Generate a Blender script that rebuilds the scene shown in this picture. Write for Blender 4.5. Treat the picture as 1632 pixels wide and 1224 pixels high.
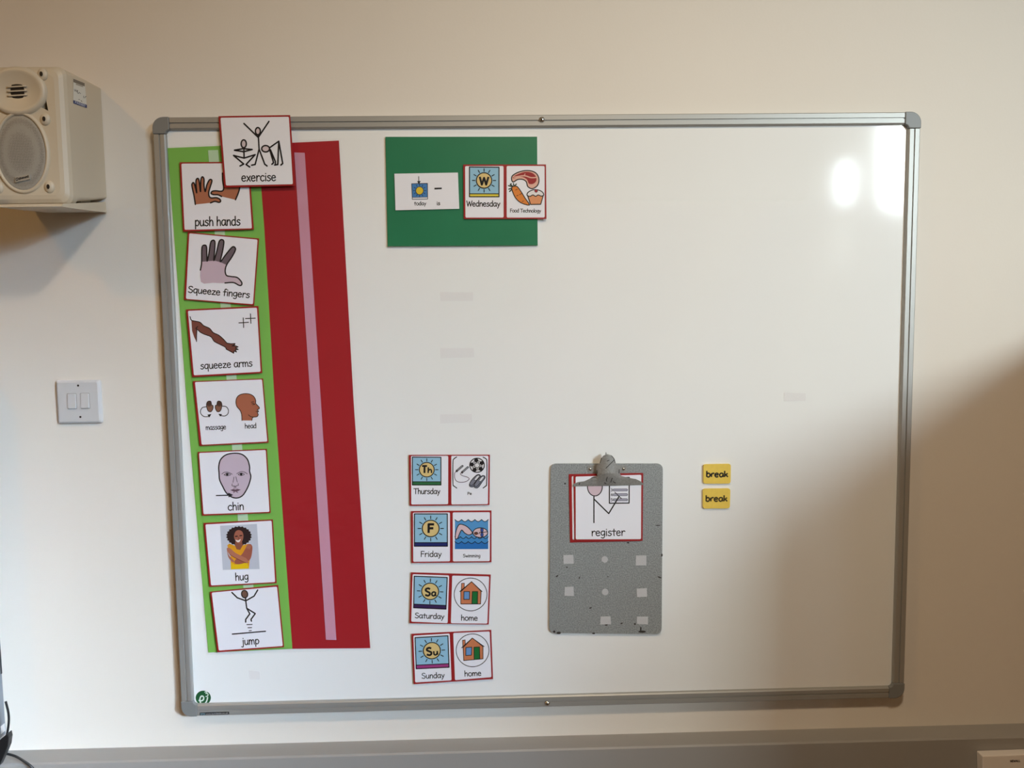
import bpy, bmesh, math, random
from mathutils import Vector, Matrix

for o in list(bpy.data.objects):
    bpy.data.objects.remove(o, do_unlink=True)
SC = bpy.context.scene
COL = SC.collection
random.seed(7)

# ------------------------------------------------------------------ camera
F = 1370.0
CAM = Vector((-0.11148, -1.73519, 1.72964))
RIGHT = Vector((0.99950055, -0.02882145, -0.0129608))
UP = Vector((0.01551196, 0.0901317, 0.99580905))
FWD = Vector((0.02753249, 0.99551273, -0.09053377))
cd = bpy.data.cameras.new('camera')
cam = bpy.data.objects.new('camera', cd)
COL.objects.link(cam)
m = Matrix((RIGHT, UP, -FWD)).transposed().to_4x4()
m.translation = CAM
cam.matrix_world = m
cd.sensor_width = 36.0
cd.sensor_fit = 'HORIZONTAL'
cd.lens = F / 1632.0 * 36.0
cd.clip_start = 0.02
SC.camera = cam

# ------------------------------------------------------------------ world, exposure, lights
w = bpy.data.worlds.new('sky')
SC.world = w
w.use_nodes = True
w.node_tree.nodes['Background'].inputs[0].default_value = (0.75, 0.86, 1.0, 1)
w.node_tree.nodes['Background'].inputs[1].default_value = 0.6
vs = SC.view_settings
vs.view_transform = 'Standard'
vs.look = 'None'
vs.gamma = 1.0
vs.use_curve_mapping = False
vs.exposure = 0.03
SC.cycles.use_denoising = True
SC.cycles.max_bounces = 8
SC.cycles.diffuse_bounces = 4
SC.cycles.transparent_max_bounces = 12


def area(name, loc, target, sx, sy, power, color, spread=180, shape='RECTANGLE'):
    d = bpy.data.lights.new(name, 'AREA')
    d.shape = shape
    d.size = sx
    if shape in ('RECTANGLE', 'ELLIPSE'):
        d.size_y = sy
    d.energy = power
    d.color = color
    d.spread = math.radians(spread)
    o = bpy.data.objects.new(name, d)
    COL.objects.link(o)
    o.location = loc
    o.rotation_euler = (Vector(target) - Vector(loc)).to_track_quat('-Z', 'Y').to_euler()
    return o


# daylight falling steeply through the tall rear window, right of the photographer
SKYP = (3.7, -5.15, 3.2)
area('daylight_sky', SKYP, (-2.25, 0, 0.50), 1.3, 1.1, 11.8, (0.93, 0.96, 1.0), 14)
area('daylight_sky_blue', (3.7, -5.09, 3.2), (-2.2, 0, 0.4), 1.3, 1.1, 6.6, (0.12, 0.55, 1.0), 24)
area('daylight_sky_wide', (3.7, -5.03, 3.2), (-1.4, 0, 0.1), 1.3, 1.1, 9.8, (0.74, 0.86, 1.0), 32)
# daylight through its two lower panes
area('daylight_narrow_pane', (2.75, -5.17, 2.67), (0.9, 0, 1.85), 0.15, 0.36, 0.26, (0.84, 0.97, 1.0), 30, 'ELLIPSE')
area('daylight_lower_pane', (2.74, -5.17, 2.17), (0.9, 0, 1.85), 0.16, 0.42, 0.02, (0.9, 0.97, 0.95), 30, 'ELLIPSE')
area('daylight_wide_pane', (3.36, -5.17, 2.86), (0.9, 0, 1.85), 0.52, 0.74, 5.1, (0.84, 0.97, 1.0), 30)
# ceiling lamps
area('ceiling_lamp_left', (-1.75, -1.5, 2.98), (-1.75, -1.5, 0), 0.12, 0.12, 8.8, (1.0, 0.53, 0.12), 180, 'DISK')
area('ceiling_lamp_middle', (0.15, -1.5, 2.98), (0.15, -1.5, 0), 0.25, 0.25, 22.8, (1.0, 0.82, 0.60), 180, 'DISK')


# ------------------------------------------------------------------ helpers
def unp(u, v, y):
    d = RIGHT * ((u - 816) / F) + UP * (-(v - 612) / F) + FWD
    s = (y - CAM.y) / d.y
    return CAM + d * s


def unpx(u, v, x):
    d = RIGHT * ((u - 816) / F) + UP * (-(v - 612) / F) + FWD
    s = (x - CAM.x) / d.x
    return CAM + d * s


CROPS = {'a': (0, 80, 280 / 1224), 'b': (260, 170, 320 / 1632), 'c': (280, 360, 200 / 979), 'd': (290, 590, 200 / 979),
         'e': (300, 820, 200 / 1064), 'f': (600, 200, 300 / 1632), 'g': (640, 710, 160 / 979), 'h': (640, 900, 160 / 979),
         'i': (1080, 710, 120 / 1224), 'j': (860, 710, 220 / 869), 'k': (900, 710, 140 / 1071), 'l': (60, 580, 140 / 1428),
         'm': (300, 1085, 80 / 1506), 'n': (70, 270, 120 / 1632), 'o': (90, 100, 90 / 1102), 'p': (0, 0, 1.0),
         's': (0, 200, 100 / 816), 't': (0, 90, 100 / 816)}


def K(c, pts):
    """photo points read at the enlargement c"""
    ox, oy, s = CROPS[c]
    return [(ox + x * s, oy + y * s) for x, y in pts]


def lin(c):
    c = c / 255.0
    return c / 12.92 if c <= 0.04045 else ((c + 0.055) / 1.055) ** 2.4


MATS = {}


def mat(name, rgb, rough=0.5, spec=0.5, metal=0.0, bump=0.0, bscale=300.0, coat=0.0, var=0.0, vscale=20.0, aniso=0.0):
    if name in MATS:
        return MATS[name]
    mt = bpy.data.materials.new(name)
    mt.use_nodes = True
    nt = mt.node_tree
    b = nt.nodes['Principled BSDF']
    c = tuple(lin(v) for v in rgb) + (1,)
    b.inputs['Base Color'].default_value = c
    b.inputs['Roughness'].default_value = rough
    b.inputs['Specular IOR Level'].default_value = spec
    b.inputs['Metallic'].default_value = metal
    b.inputs['Coat Weight'].default_value = coat
    tc = nt.nodes.new('ShaderNodeTexCoord')
    if bump > 0:
        n = nt.nodes.new('ShaderNodeTexNoise')
        n.inputs['Scale'].default_value = bscale
        n.inputs['Detail'].default_value = 3
        nt.links.new(tc.outputs['Object'], n.inputs['Vector'])
        bp = nt.nodes.new('ShaderNodeBump')
        bp.inputs['Strength'].default_value = bump
        bp.inputs['Distance'].default_value = 0.001
        nt.links.new(n.outputs['Fac'], bp.inputs['Height'])
        nt.links.new(bp.outputs['Normal'], b.inputs['Normal'])
    if var > 0:
        n = nt.nodes.new('ShaderNodeTexNoise')
        n.inputs['Scale'].default_value = vscale
        n.inputs['Detail'].default_value = 4
        nt.links.new(tc.outputs['Object'], n.inputs['Vector'])
        r = nt.nodes.new('ShaderNodeMapRange')
        r.inputs['From Min'].default_value = 0.3
        r.inputs['From Max'].default_value = 0.7
        r.inputs['To Min'].default_value = 1 - var
        r.inputs['To Max'].default_value = 1 + var
        nt.links.new(n.outputs['Fac'], r.inputs['Value'])
        mx = nt.nodes.new('ShaderNodeMix')
        mx.data_type = 'RGBA'
        mx.blend_type = 'MULTIPLY'
        mx.inputs['Factor'].default_value = 1
        mx.inputs['A'].default_value = c
        nt.links.new(r.outputs['Result'], mx.inputs['B'])
        nt.links.new(mx.outputs['Result'], b.inputs['Base Color'])
    MATS[name] = mt
    return mt


def ink(rgb):
    return mat('ink_%02x%02x%02x' % tuple(rgb), rgb, 0.45, 0.35)


def link(name, me, parent=None, loc=None):
    o = bpy.data.objects.new(name, me)
    COL.objects.link(o)
    if parent is not None:
        o.parent = parent
    if loc is not None:
        o.location = loc
    return o


def empty(name, loc, label, cat, group=None):
    o = bpy.data.objects.new(name, None)
    o.empty_display_size = 0.02
    COL.objects.link(o)
    o.location = loc
    o['label'] = label
    o['category'] = cat
    if group:
        o['group'] = group
    return o


def worldloc(o):
    v = Vector((0, 0, 0))
    while o is not None:
        v += o.location
        o = o.parent
    return v


class MB:
    """collects polygons in world space, builds them as ONE mesh"""

    def __init__(self):
        self.v = []
        self.f = []
        self.mi = []
        self.mats = []

    def slot(self, m_):
        if m_ not in self.mats:
            self.mats.append(m_)
        return self.mats.index(m_)

    def add(self, verts, faces, m_):
        k = len(self.v)
        self.v += [Vector(p) for p in verts]
        s = self.slot(m_)
        for f in faces:
            self.f.append([i + k for i in f])
            self.mi.append(s)

    def build(self, name, parent=None, smooth=False, fix=True, bevel=0.0, bseg=2, origin=None):
        base = worldloc(parent) if parent is not None else Vector((0, 0, 0))
        if origin is not None:
            base2 = Vector(origin)
        elif self.v:
            base2 = sum(self.v, Vector()) / len(self.v)
        me = bpy.data.meshes.new(name)
        me.from_pydata([tuple(p - base2) for p in self.v], [], self.f)
        for m_ in self.mats:
            me.materials.append(m_)
        for i, p in enumerate(me.polygons):
            p.material_index = self.mi[i]
            p.use_smooth = smooth
        bm = bmesh.new()
        bm.from_mesh(me)
        if fix:
            bmesh.ops.recalc_face_normals(bm, faces=bm.faces)
        if bevel > 0:
            es = [e for e in bm.edges if len(e.link_faces) == 2 and e.calc_face_angle(0) > 0.6]
            bmesh.ops.bevel(bm, geom=es, offset=bevel, segments=bseg, profile=0.5, affect='EDGES')
        ng = [f for f in bm.faces if len(f.verts) > 4]
        if ng:
            bmesh.ops.triangulate(bm, faces=ng)
        bm.to_mesh(me)
        bm.free()
        o = link(name, me, parent, base2 - base)
        return o


def box(mb, x0, x1, y0, y1, z0, z1, m_):
    vs_ = [(x, y, z) for x in (x0, x1) for y in (y0, y1) for z in (z0, z1)]
    mb.add(vs_, [(0, 1, 3, 2), (4, 6, 7, 5), (0, 4, 5, 1), (2, 3, 7, 6), (0, 2, 6, 4), (1, 5, 7, 3)], m_)


def prism(mb, front, back, m_):
    """closed solid between two loops with equal vertex count"""
    n = len(front)
    mb.add(list(front) + list(back), [tuple(range(n)), tuple(range(2 * n - 1, n - 1, -1))] +
           [(i, (i + 1) % n, n + (i + 1) % n, n + i) for i in range(n)], m_)


def loft(mb, loops, m_, cap0=True, cap1=True):
    n = len(loops[0])
    vs_ = [p for l in loops for p in l]
    fs = []
    for k in range(len(loops) - 1):
        for i in range(n):
            j = (i + 1) % n
            fs.append((k * n + i, k * n + j, (k + 1) * n + j, (k + 1) * n + i))
    if cap0:
        fs.append(tuple(range(n)))
    if cap1:
        fs.append(tuple(range(len(loops) * n - 1, (len(loops) - 1) * n - 1, -1)))
    mb.add(vs_, fs, m_)


def slab(mb, px, yf, yb, m_):
    fr = [unp(u, v, yf) for u, v in px]
    bk = [Vector((p.x, yb, p.z)) for p in fr]
    prism(mb, fr, bk, m_)


def roundq(px, r, n=5):
    """round the corners of a polygon of photo points by r"""
    out = []
    L = len(px)
    for i in range(L):
        p = Vector(px[i])
        a = Vector(px[i - 1]) - p
        b = Vector(px[(i + 1) % L]) - p
        r_ = min(r, a.length * 0.45, b.length * 0.45)
        a = p + a.normalized() * r_
        b = p + b.normalized() * r_
        for k in range(n + 1):
            t = k / n
            q = a * (1 - t) ** 2 + p * 2 * t * (1 - t) + b * t * t
            out.append((q.x, q.y))
    return out


def smooth(pts, closed=False, n=6):
    P = [Vector(p) for p in pts]
    L = len(P)
    out = []
    rng = range(L) if closed else range(L - 1)
    for i in rng:
        if closed:
            p0, p1, p2, p3 = P[i - 1], P[i], P[(i + 1) % L], P[(i + 2) % L]
        else:
            p1, p2 = P[i], P[i + 1]
            p0 = P[i - 1] if i > 0 else p1 * 2 - p2
            p3 = P[i + 2] if i + 2 < L else p2 * 2 - p1
        for k in range(n):
            t = k / n
            out.append(tuple(0.5 * (2 * p1 + (p2 - p0) * t + (2 * p0 - 5 * p1 + 4 * p2 - p3) * t * t +
                                    (3 * p1 - p0 - 3 * p2 + p3) * t ** 3)))
    if not closed:
        out.append(tuple(P[-1]))
    return out


def ell(cx, cy, rx, ry, n=28, rot=0.0):
    c, s = math.cos(rot), math.sin(rot)
    out = []
    for k in range(n):
        a = 2 * math.pi * k / n
        x, y = rx * math.cos(a), ry * math.sin(a)
        out.append((cx + x * c - y * s, cy + x * s + y * c))
    return out


BLACK = (26, 23, 26)


class Print:
    """ink printed on a card: everything lies on the card face"""

    def __init__(self, y):
        self.y = y
        self.mb = MB()
        self.n = 0

    def yy(self):
        self.n += 1
        return self.y - 0.00003 * self.n

    def fill(self, pts, rgb):
        y = self.yy()
        vs_ = [unp(u, v, y) for u, v in pts]
        self.mb.add(vs_, [tuple(range(len(vs_)))], ink(rgb))

    def line(self, pts, wd, rgb=BLACK, closed=False, y=None, square=False):
        y = self.yy() if y is None else y
        P = []
        for p in pts:
            p = Vector(p)
            if not P or (p - P[-1]).length > 1e-4:
                P.append(p)
        if len(P) < 2:
            P = [Vector(pts[0]), Vector(pts[0]) + Vector((0.01, 0.01))]
        L = len(P)
        h = wd * 0.575
        mi = ink(rgb)
        rng = range(L) if closed else range(L - 1)
        discs = set() if (closed or square) else {0, L - 1}
        for i in rng:
            a, b = P[i], P[(i + 1) % L]
            d = (b - a)
            if d.length < 1e-6:
                continue
            d = d.normalized()
            nrm = Vector((-d.y, d.x)) * h

            def joint(i2, d_, nrm_):
                if not closed and (i2 == 0 or i2 == L - 1):
                    return nrm_
                e1 = (P[i2 % L] - P[i2 - 1]).normalized()
                e2 = (P[(i2 + 1) % L] - P[i2 % L]).normalized()
                if e1.dot(e2) < 0.8:
                    discs.add(i2 % L)
                    return nrm_
                mm = (e1 + e2).normalized()
                mm = Vector((-mm.y, mm.x))
                return mm * (h / max(0.3, mm.dot(Vector((-d_.y, d_.x)))))
            na = joint(i, d, nrm)
            nb = joint(i + 1, d, nrm)
            q = [a + na, b + nb, b - nb, a - na]
            self.mb.add([unp(p.x, p.y, y) for p in q], [(0, 1, 2, 3)], mi)
        for i in discs:
            self.mb.add([unp(u, v, y) for u, v in ell(P[i].x, P[i].y, h, h, 10)], [tuple(range(10))], mi)

    def shape(self, pts, rgb, wd=0, rgbl=BLACK):
        self.fill(pts, rgb)
        if wd:
            self.line(pts, wd, rgbl, closed=True)

    def text(self, s, p0, p1, xh, wt=None, rgb=BLACK, square=False):
        """monoline hand lettering from p0 to p1 (baseline), x-height xh"""
        p0, p1 = Vector(p0), Vector(p1)
        tot = sum(GLYPH[c][0] for c in s)
        ex = (p1 - p0) / tot
        ey = Vector((ex.y, -ex.x)).normalized() * (xh / 10.0)
        wt = (wt or xh * 0.17) * 1.06
        y = self.yy()
        x = 0
        for c in s:
            wd, strokes = GLYPH[c]
            for st in strokes:
                kind, pts = st[0], st[1:]
                q = smooth(pts, False, 4) if kind == 's' else (smooth(pts, True, 4) if kind == 'c' else pts)
                q = [p0 + ex * (x + a) + ey * b for a, b in q]
                self.line([(v.x, v.y) for v in q], wt, rgb, kind == 'c', y, square)
            x += wd

    def build(self, name, parent):
        return self.mb.build(name, parent, fix=False)


GLYPH = {
    ' ': (5.5, []), '.': (4, [('p', (2, 0.6), (2.1, 0.6))]),
    'a': (10.3, [('s', (8, 8.8), (5, 10), (2, 8.4), (1, 5), (2, 1.4), (4.5, 0.3), (7, 2.2), (8.1, 6)), ('s', (8.3, 9.8), (8.3, 4), (9.5, 0))]),
    'b': (9.8, [('p', (1.6, 16), (1.5, 0)), ('s', (1.6, 7), (4.2, 9.8), (7, 9), (8.5, 5), (7, 1), (4, 0), (1.6, 2))]),
    'c': (9, [('s', (8, 8.4), (5, 10), (2, 8), (1, 5), (2, 1.5), (5, 0), (8, 1.4))]),
    'd': (10.2, [('p', (8.2, 16), (8.3, 0)), ('s', (8.2, 8), (5, 10), (2, 8), (1, 4.5), (2.2, 1), (5, 0), (8.2, 2.6))]),
    'e': (9.8, [('p', (1.2, 5.2), (8.2, 5.8)), ('s', (8.2, 5.8), (7, 9), (4.6, 10), (2, 8.4), (1, 5), (2, 1.5), (4.8, 0), (8.2, 1.5))]),
    'f': (7.5, [('s', (7.2, 15), (5.4, 15.8), (3.6, 14), (3.2, 9), (3, 0)), ('p', (0.6, 9), (6.6, 9.3))]),
    'g': (9.8, [('s', (8, 8.8), (5, 10), (2, 8.5), (1, 5.5), (2.2, 2), (4.7, 1.2), (7, 3), (7.9, 6)), ('s', (8.1, 10), (8.1, 3), (7.5, -2.5), (5, -4.8), (1.5, -3.8))]),
    'h': (9.6, [('p', (1.6, 16), (1.4, 0)), ('s', (1.5, 6), (4, 9.6), (6.5, 9.3), (7.7, 6.5), (7.9, 0))]),
    'i': (4, [('p', (1.9, 9.6), (1.9, 0)), ('p', (1.9, 13.4), (1.9, 13.7))]),
    'j': (6.8, [('s', (4.6, 9.6), (4.6, -1), (3.2, -4.5), (0.5, -3.8)), ('p', (4.6, 13.4), (4.6, 13.7))]),
    'k': (8.8, [('p', (1.4, 16), (1.4, 0)), ('p', (7.6, 9.6), (1.4, 4)), ('p', (3.6, 6), (8, 0))]),
    'l': (4, [('p', (1.9, 16), (1.9, 0))]),
    'm': (13.6, [('p', (1.2, 9.8), (1.4, 0)), ('s', (1.3, 5.5), (3.3, 9.4), (5.4, 9.2), (6.3, 6.5), (6.4, 0)), ('s', (6.4, 5.5), (8.4, 9.4), (10.6, 9.2), (11.7, 6), (12, 0))]),
    'n': (9.6, [('p', (1.4, 9.8), (1.5, 0)), ('s', (1.4, 5.5), (3.9, 9.5), (6.5, 9.3), (7.7, 6.5), (7.9, 0))]),
    'o': (10.2, [('c', (5, 10), (1.9, 8.3), (0.9, 5), (2, 1.5), (5, 0), (8, 1.5), (9.1, 5), (8, 8.5))]),
    'p': (9.8, [('p', (1.6, 9.8), (1.6, -5)), ('s', (1.6, 7), (4.2, 9.8), (7, 9), (8.6, 5.5), (7, 1.4), (4.5, 0.4), (1.6, 2))]),
    'q': (9.8, [('s', (8, 8.8), (5, 10), (2, 8.3), (1, 5), (2, 1.4), (4.5, 0.4), (7, 2.2), (8, 6)), ('p', (8.1, 9.8), (8.2, -5.3))]),
    'r': (8, [('p', (1.5, 9.8), (1.6, 0)), ('s', (1.6, 5.5), (3.6, 9), (6, 9.8), (7.5, 8.6))]),
    's': (8.6, [('s', (7.2, 8.7), (4.8, 9.9), (2, 8.5), (2.5, 6.3), (5.5, 5), (7.3, 3), (5.6, 0.6), (3, 0), (0.8, 1.3))]),
    't': (8, [('s', (3.9, 13.8), (3.7, 8), (3.7, 2), (4.4, 0)), ('p', (0.6, 9.5), (7.3, 9.6))]),
    'u': (10, [('s', (1.2, 9.5), (1.3, 4), (2.2, 0.9), (4.5, 0), (6.8, 1.8), (7.9, 5)), ('p', (8, 9.6), (8, 4), (8.6, 0))]),
    'w': (12.4, [('p', (0.7, 9.5), (3.4, 0), (6.1, 8.5), (8.8, 0), (11.6, 9.5))]),
    'x': (8.6, [('p', (1, 9.5), (7.6, 0)), ('p', (7.6, 9.5), (0.9, 0))]),
    'y': (8.8, [('p', (1, 9.5), (4.7, 1.5)), ('p', (8.1, 9.5), (4.3, 0), (1.9, -5))]),
    'z': (8.9, [('p', (1.2, 9.3), (7.6, 9.3), (1, 0.4), (8, 0.4))]),
    'A': (12.5, [('p', (0.8, 0), (6, 15), (11.4, 0)), ('p', (2.8, 5), (9.4, 5))]),
    'D': (11.5, [('p', (1.6, 15), (1.6, 0)), ('s', (1.6, 15), (6, 14.4), (10, 10.5), (10, 5), (6.5, 0.8), (1.6, 0))]),
    'E': (10, [('p', (8.8, 15), (1.6, 15), (1.6, 0), (9, 0)), ('p', (1.6, 7.8), (8, 7.8))]),
    'F': (10, [('p', (9, 14.9), (1.7, 15), (1.6, 0)), ('p', (1.6, 8), (8, 8.2))]),
    'L': (9.5, [('p', (1.6, 15), (1.6, 0), (8.8, 0))]),
    'N': (12.5, [('p', (1.5, 0), (1.5, 15), (10.6, 0), (10.6, 15))]),
    'P': (10, [('p', (1.5, 15), (1.4, 0)), ('s', (1.5, 15), (6, 15), (8.8, 12), (7, 8.5), (1.5, 7))]),
    'S': (11.3, [('s', (9.6, 13.2), (6.5, 15), (2.6, 13.6), (2, 10.4), (5.5, 8), (9.2, 5.8), (9.2, 2.2), (6, 0), (1.2, 1.8))]),
    'T': (12.4, [('p', (0.6, 14.9), (12, 14.9)), ('p', (6.3, 14.9), (6.1, 0))]),
    'W': (16, [('p', (0.7, 15), (4.2, 0), (8, 13), (11.6, 0), (15.4, 15))]),
    '3': (9, [('s', (1.2, 13.4), (4.5, 15), (7.4, 12.8), (6, 9), (3.5, 8)), ('s', (3.5, 8), (7, 7), (8, 3.5), (5, 0.2), (1, 1.6))]),
    '4': (9, [('p', (6.4, 0), (6.4, 15), (0.8, 5), (8.6, 5))]),
    '5': (9, [('s', (8, 15), (2.2, 15)), ('s', (2.2, 15), (1.8, 8.6), (5, 9.4), (8, 6.5), (7, 1.5), (4, 0), (1, 1.4))]),
    '-': (8, [('p', (1.5, 5), (6.5, 5))]),
}


# ------------------------------------------------------------------ materials
WALL = mat('wall_paint', (232, 226, 217), 0.75, 0.25, bump=0.12, bscale=220, var=0.012, vscale=3)
PAPER = mat('card_white', (240, 241, 249), 0.38, 0.5)
REDB = mat('card_red', (158, 34, 36), 0.38, 0.5)
BOARDM = mat('whiteboard_enamel', (241, 243, 243), 0.08, 0.2, var=0.006, vscale=6)
ALU = mat('anodised_aluminium', (168, 167, 163), 0.45, 0.45, metal=0.4, bump=0.03, bscale=400)
CAP = mat('grey_plastic', (128, 130, 130), 0.45, 0.5, bump=0.05, bscale=500)
CHROME = mat('screw_chrome', (215, 215, 210), 0.2, 0.5, metal=1.0)
SPKM = mat('ivory_plastic', (207, 196, 175), 0.42, 0.5, bump=0.03, bscale=500)
DARK = mat('dark_hole', (28, 24, 22), 0.6)
VELC = mat('velcro_white', (235, 235, 236), 0.9, 0.1, bump=0.5, bscale=900)
SWM = mat('switch_plastic', (208, 208, 209), 0.28, 0.5)
TRUNK = mat('trunking_plastic', (156, 153, 149), 0.45, 0.5)
GREEN = mat('green_card', (38, 122, 84), 0.36, 0.5, var=0.04, vscale=14)
LIME = mat('lime_card', (132, 196, 92), 0.3, 0.5, var=0.02, vscale=8)
REDC = mat('red_card', (172, 36, 46), 0.3, 0.5, var=0.03, vscale=8)
PINKV = mat('velcro_pink', (205, 150, 172), 0.85, 0.15, bump=0.5, bscale=900)
LIMEV = mat('velcro_mint', (190, 220, 185), 0.85, 0.15, bump=0.5, bscale=900)
CLIPB = mat('clipboard_hammered', (152, 156, 156), 0.42, 0.5, metal=0.2, bump=0.6, bscale=420, var=0.32, vscale=420)
BLACKP = mat('black_plastic', (24, 25, 27), 0.4)
YEL = mat('yellow_foam', (238, 206, 92), 0.55, 0.3, var=0.03, vscale=120)
BLUEGREY = mat('screen_casing', (128, 134, 142), 0.45)

film = bpy.data.materials.new('laminate_film')
film.use_nodes = True
nt = film.node_tree
nt.nodes.clear()
out = nt.nodes.new('ShaderNodeOutputMaterial')
mx = nt.nodes.new('ShaderNodeMixShader')
tr = nt.nodes.new('ShaderNodeBsdfTransparent')
gl = nt.nodes.new('ShaderNodeBsdfGlossy')
gl.inputs['Color'].default_value = (1, 1, 1, 1)
gl.inputs['Roughness'].default_value = 0.18
mx.inputs[0].default_value = 0.05
fn = nt.nodes.new('ShaderNodeTexNoise')
fn.inputs['Scale'].default_value = 28
fb = nt.nodes.new('ShaderNodeBump')
fb.inputs['Strength'].default_value = 0.25
fb.inputs['Distance'].default_value = 0.004
ftc = nt.nodes.new('ShaderNodeTexCoord')
nt.links.new(ftc.outputs['Object'], fn.inputs['Vector'])
nt.links.new(fn.outputs['Fac'], fb.inputs['Height'])
nt.links.new(fb.outputs['Normal'], gl.inputs['Normal'])
nt.links.new(tr.outputs[0], mx.inputs[1])
nt.links.new(gl.outputs[0], mx.inputs[2])
nt.links.new(mx.outputs[0], out.inputs[0])


# ------------------------------------------------------------------ the room
def struct(mb, name, **kw):
    o = mb.build(name, **kw)
    o['kind'] = 'structure'
    return o


X0, X1, Y0, ZC = -3.2, 5.6, -5.2, 4.0
mb = MB(); box(mb, X0 - .1, X1 + .1, 0, 0.1, 0, ZC, WALL); struct(mb, 'wall_north')
mb = MB(); box(mb, X0 - .1, X1 + .1, Y0 - .1, 0.1, -0.1, 0, mat('carpet', (120, 104, 90), 0.95, 0.1, bump=0.4, bscale=500)); struct(mb, 'floor')
mb = MB(); box(mb, X0 - .1, X1 + .1, Y0 - .1, 0.1, ZC, ZC + .1, mat('ceiling_paint', (226, 216, 200), 0.9, 0.1)); struct(mb, 'ceiling')
ROOMW = mat('room_paint', (214, 200, 178), 0.8, 0.2)
mb = MB(); box(mb, X0 - .1, X0, Y0, 0, 0, ZC, ROOMW); struct(mb, 'wall_west')


def wall_open(name, horizontal_x, a0, a1, o0, o1, z0, z1, c0, c1):
    mb_ = MB()

    def bb(p0, p1, q0, q1):
        if horizontal_x:
            box(mb_, p0, p1, c0, c1, q0, q1, ROOMW)
        else:
            box(mb_, c0, c1, p0, p1, q0, q1, ROOMW)
    bb(a0, o0, 0, ZC); bb(o1, a1, 0, ZC); bb(o0, o1, 0, z0); bb(o0, o1, z1, ZC)
    struct(mb_, name)


mb = MB(); box(mb, X1, X1 + .1, Y0, 0, 0, ZC, ROOMW); struct(mb, 'wall_east')
wall_open('wall_south', True, X0, X1, 2.55, 5.3, 1.9, 3.8, Y0 - .1, Y0)
FRM = mat('window_frame_white', (225, 225, 222), 0.4)
mb = MB()
for p0, p1, q0, q1 in [(2.55, 2.6, 1.9, 3.8), (5.25, 5.3, 1.9, 3.8), (2.6, 5.25, 1.9, 1.95), (2.6, 5.25, 3.75, 3.8), (2.99, 3.04, 1.95, 3.75), (4.05, 4.11, 1.95, 3.75)]:
    box(mb, p0, p1, Y0 - .08, Y0 - .02, q0, q1, FRM)
struct(mb, 'window_1')

# cable trunking along the wall
mb = MB()
prof = [(-0.0, .8255), (-0.052, .8255), (-0.0555, .8225), (-0.0555, .655), (-0.052, .652), (0, .652)]
prism(mb, [(X0 + .01, y, z) for y, z in prof], [(X1 - .01, y, z) for y, z in prof], TRUNK)
struct(mb, 'trim_1', smooth=False)

# unseen cupboard, added on the right to shade the lower right wall
t = empty('added_shade_cupboard', (1.6, -0.85, 0), 'long pale wooden cupboard, unseen, added right of the whiteboard to cast shade', 'cupboard')
WOOD = mat('beech_laminate', (178, 142, 100), 0.5, 0.4, var=0.08, vscale=6)
mb = MB(); box(mb, 1.20, 1.90, -1.42, -0.06, 0.0, 1.735, WOOD); mb.build('carcass', t)
for s in (0, 1):
    mb = MB(); box(mb, 1.905, 1.925, -1.41 + .68 * s, -.74 + .68 * s, 0.08, 1.69, WOOD); d = mb.build('door', t, bevel=.002)
    mb = MB(); box(mb, 1.9255, 1.95, -.78 + .08 * s, -.768 + .08 * s, 0.95, 1.1, CHROME); mb.build('handle', d)

# ------------------------------------------------------------------ whiteboard
YB = -0.014
BW, BH, BZ = 0.75, 0.6, 1.5
board = empty('whiteboard', (0, 0, BZ), 'large white magnetic board in a silver frame fixed to the wall', 'whiteboard')
mb = MB(); box(mb, -BW + .006, BW - .006, YB, -0.001, BZ - BH + .006, BZ + BH - .006, BOARDM); mb.build('panel', board)
RP = [(0, .001), (0, .0205), (.0006, .0215), (.0016, .022), (.0100, .022), (.0106, .0195), (.0124, .0195), (.013, .0215), (.0205, .0215), (.023, .0195), (.024, .015), (.024, .001)]
CS = .032
for side in range(4):
    mb = MB()
    lo, hi = [], []
    for s_, h_ in RP:
        if side == 0:
            a, b = (-BW + CS, -h_, BZ + BH - s_), (BW - CS, -h_, BZ + BH - s_)
        elif side == 1:
            a, b = (-BW + CS, -h_, BZ - BH + s_), (BW - CS, -h_, BZ - BH + s_)
        elif side == 2:
            a, b = (-BW + s_, -h_, BZ - BH + CS), (-BW + s_, -h_, BZ + BH - CS)
        else:
            a, b = (BW - s_, -h_, BZ - BH + CS), (BW - s_, -h_, BZ + BH - CS)
        lo.append(a); hi.append(b)
    prism(mb, lo, hi, ALU)
    mb.build('frame_rail', board)
for sx in (-1, 1):
    for sz in (-1, 1):
        pts = [(CS, 0)] + [(.021 - .021 * math.sin(a), .021 - .021 * math.cos(a)) for a in [k * math.pi / 16 for k in range(9)]] + [(0, CS), (.0245, CS)]
        pts += [(CS - .0075 * math.cos(a), CS - .0075 * math.sin(a)) for a in [k * math.pi / 12 for k in range(1, 6)]] + [(CS, .0245)]
        mb = MB()
        prism(mb, [(sx * (BW + .0006 - p), -.0238, BZ + sz * (BH + .0006 - q)) for p, q in pts], [(sx * (BW + .0006 - p), -.001, BZ + sz * (BH + .0006 - q)) for p, q in pts], CAP)
        mb.build('corner_cap', board, bevel=.0015)


def dome(mb, c, r, h, m_, n=20, k=5, sx=1.0, sz=1.0):
    loops = []
    for j in range(k):
        a = j / (k - 1) * math.pi / 2 * 0.97
        loops.append([(c[0] + sx * r * math.cos(a) * math.cos(q), c[1] - h * math.sin(a), c[2] + sz * r * math.cos(a) * math.sin(q)) for q in [2 * math.pi * i / n for i in range(n)]])
    loft(mb, loops, m_)


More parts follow.
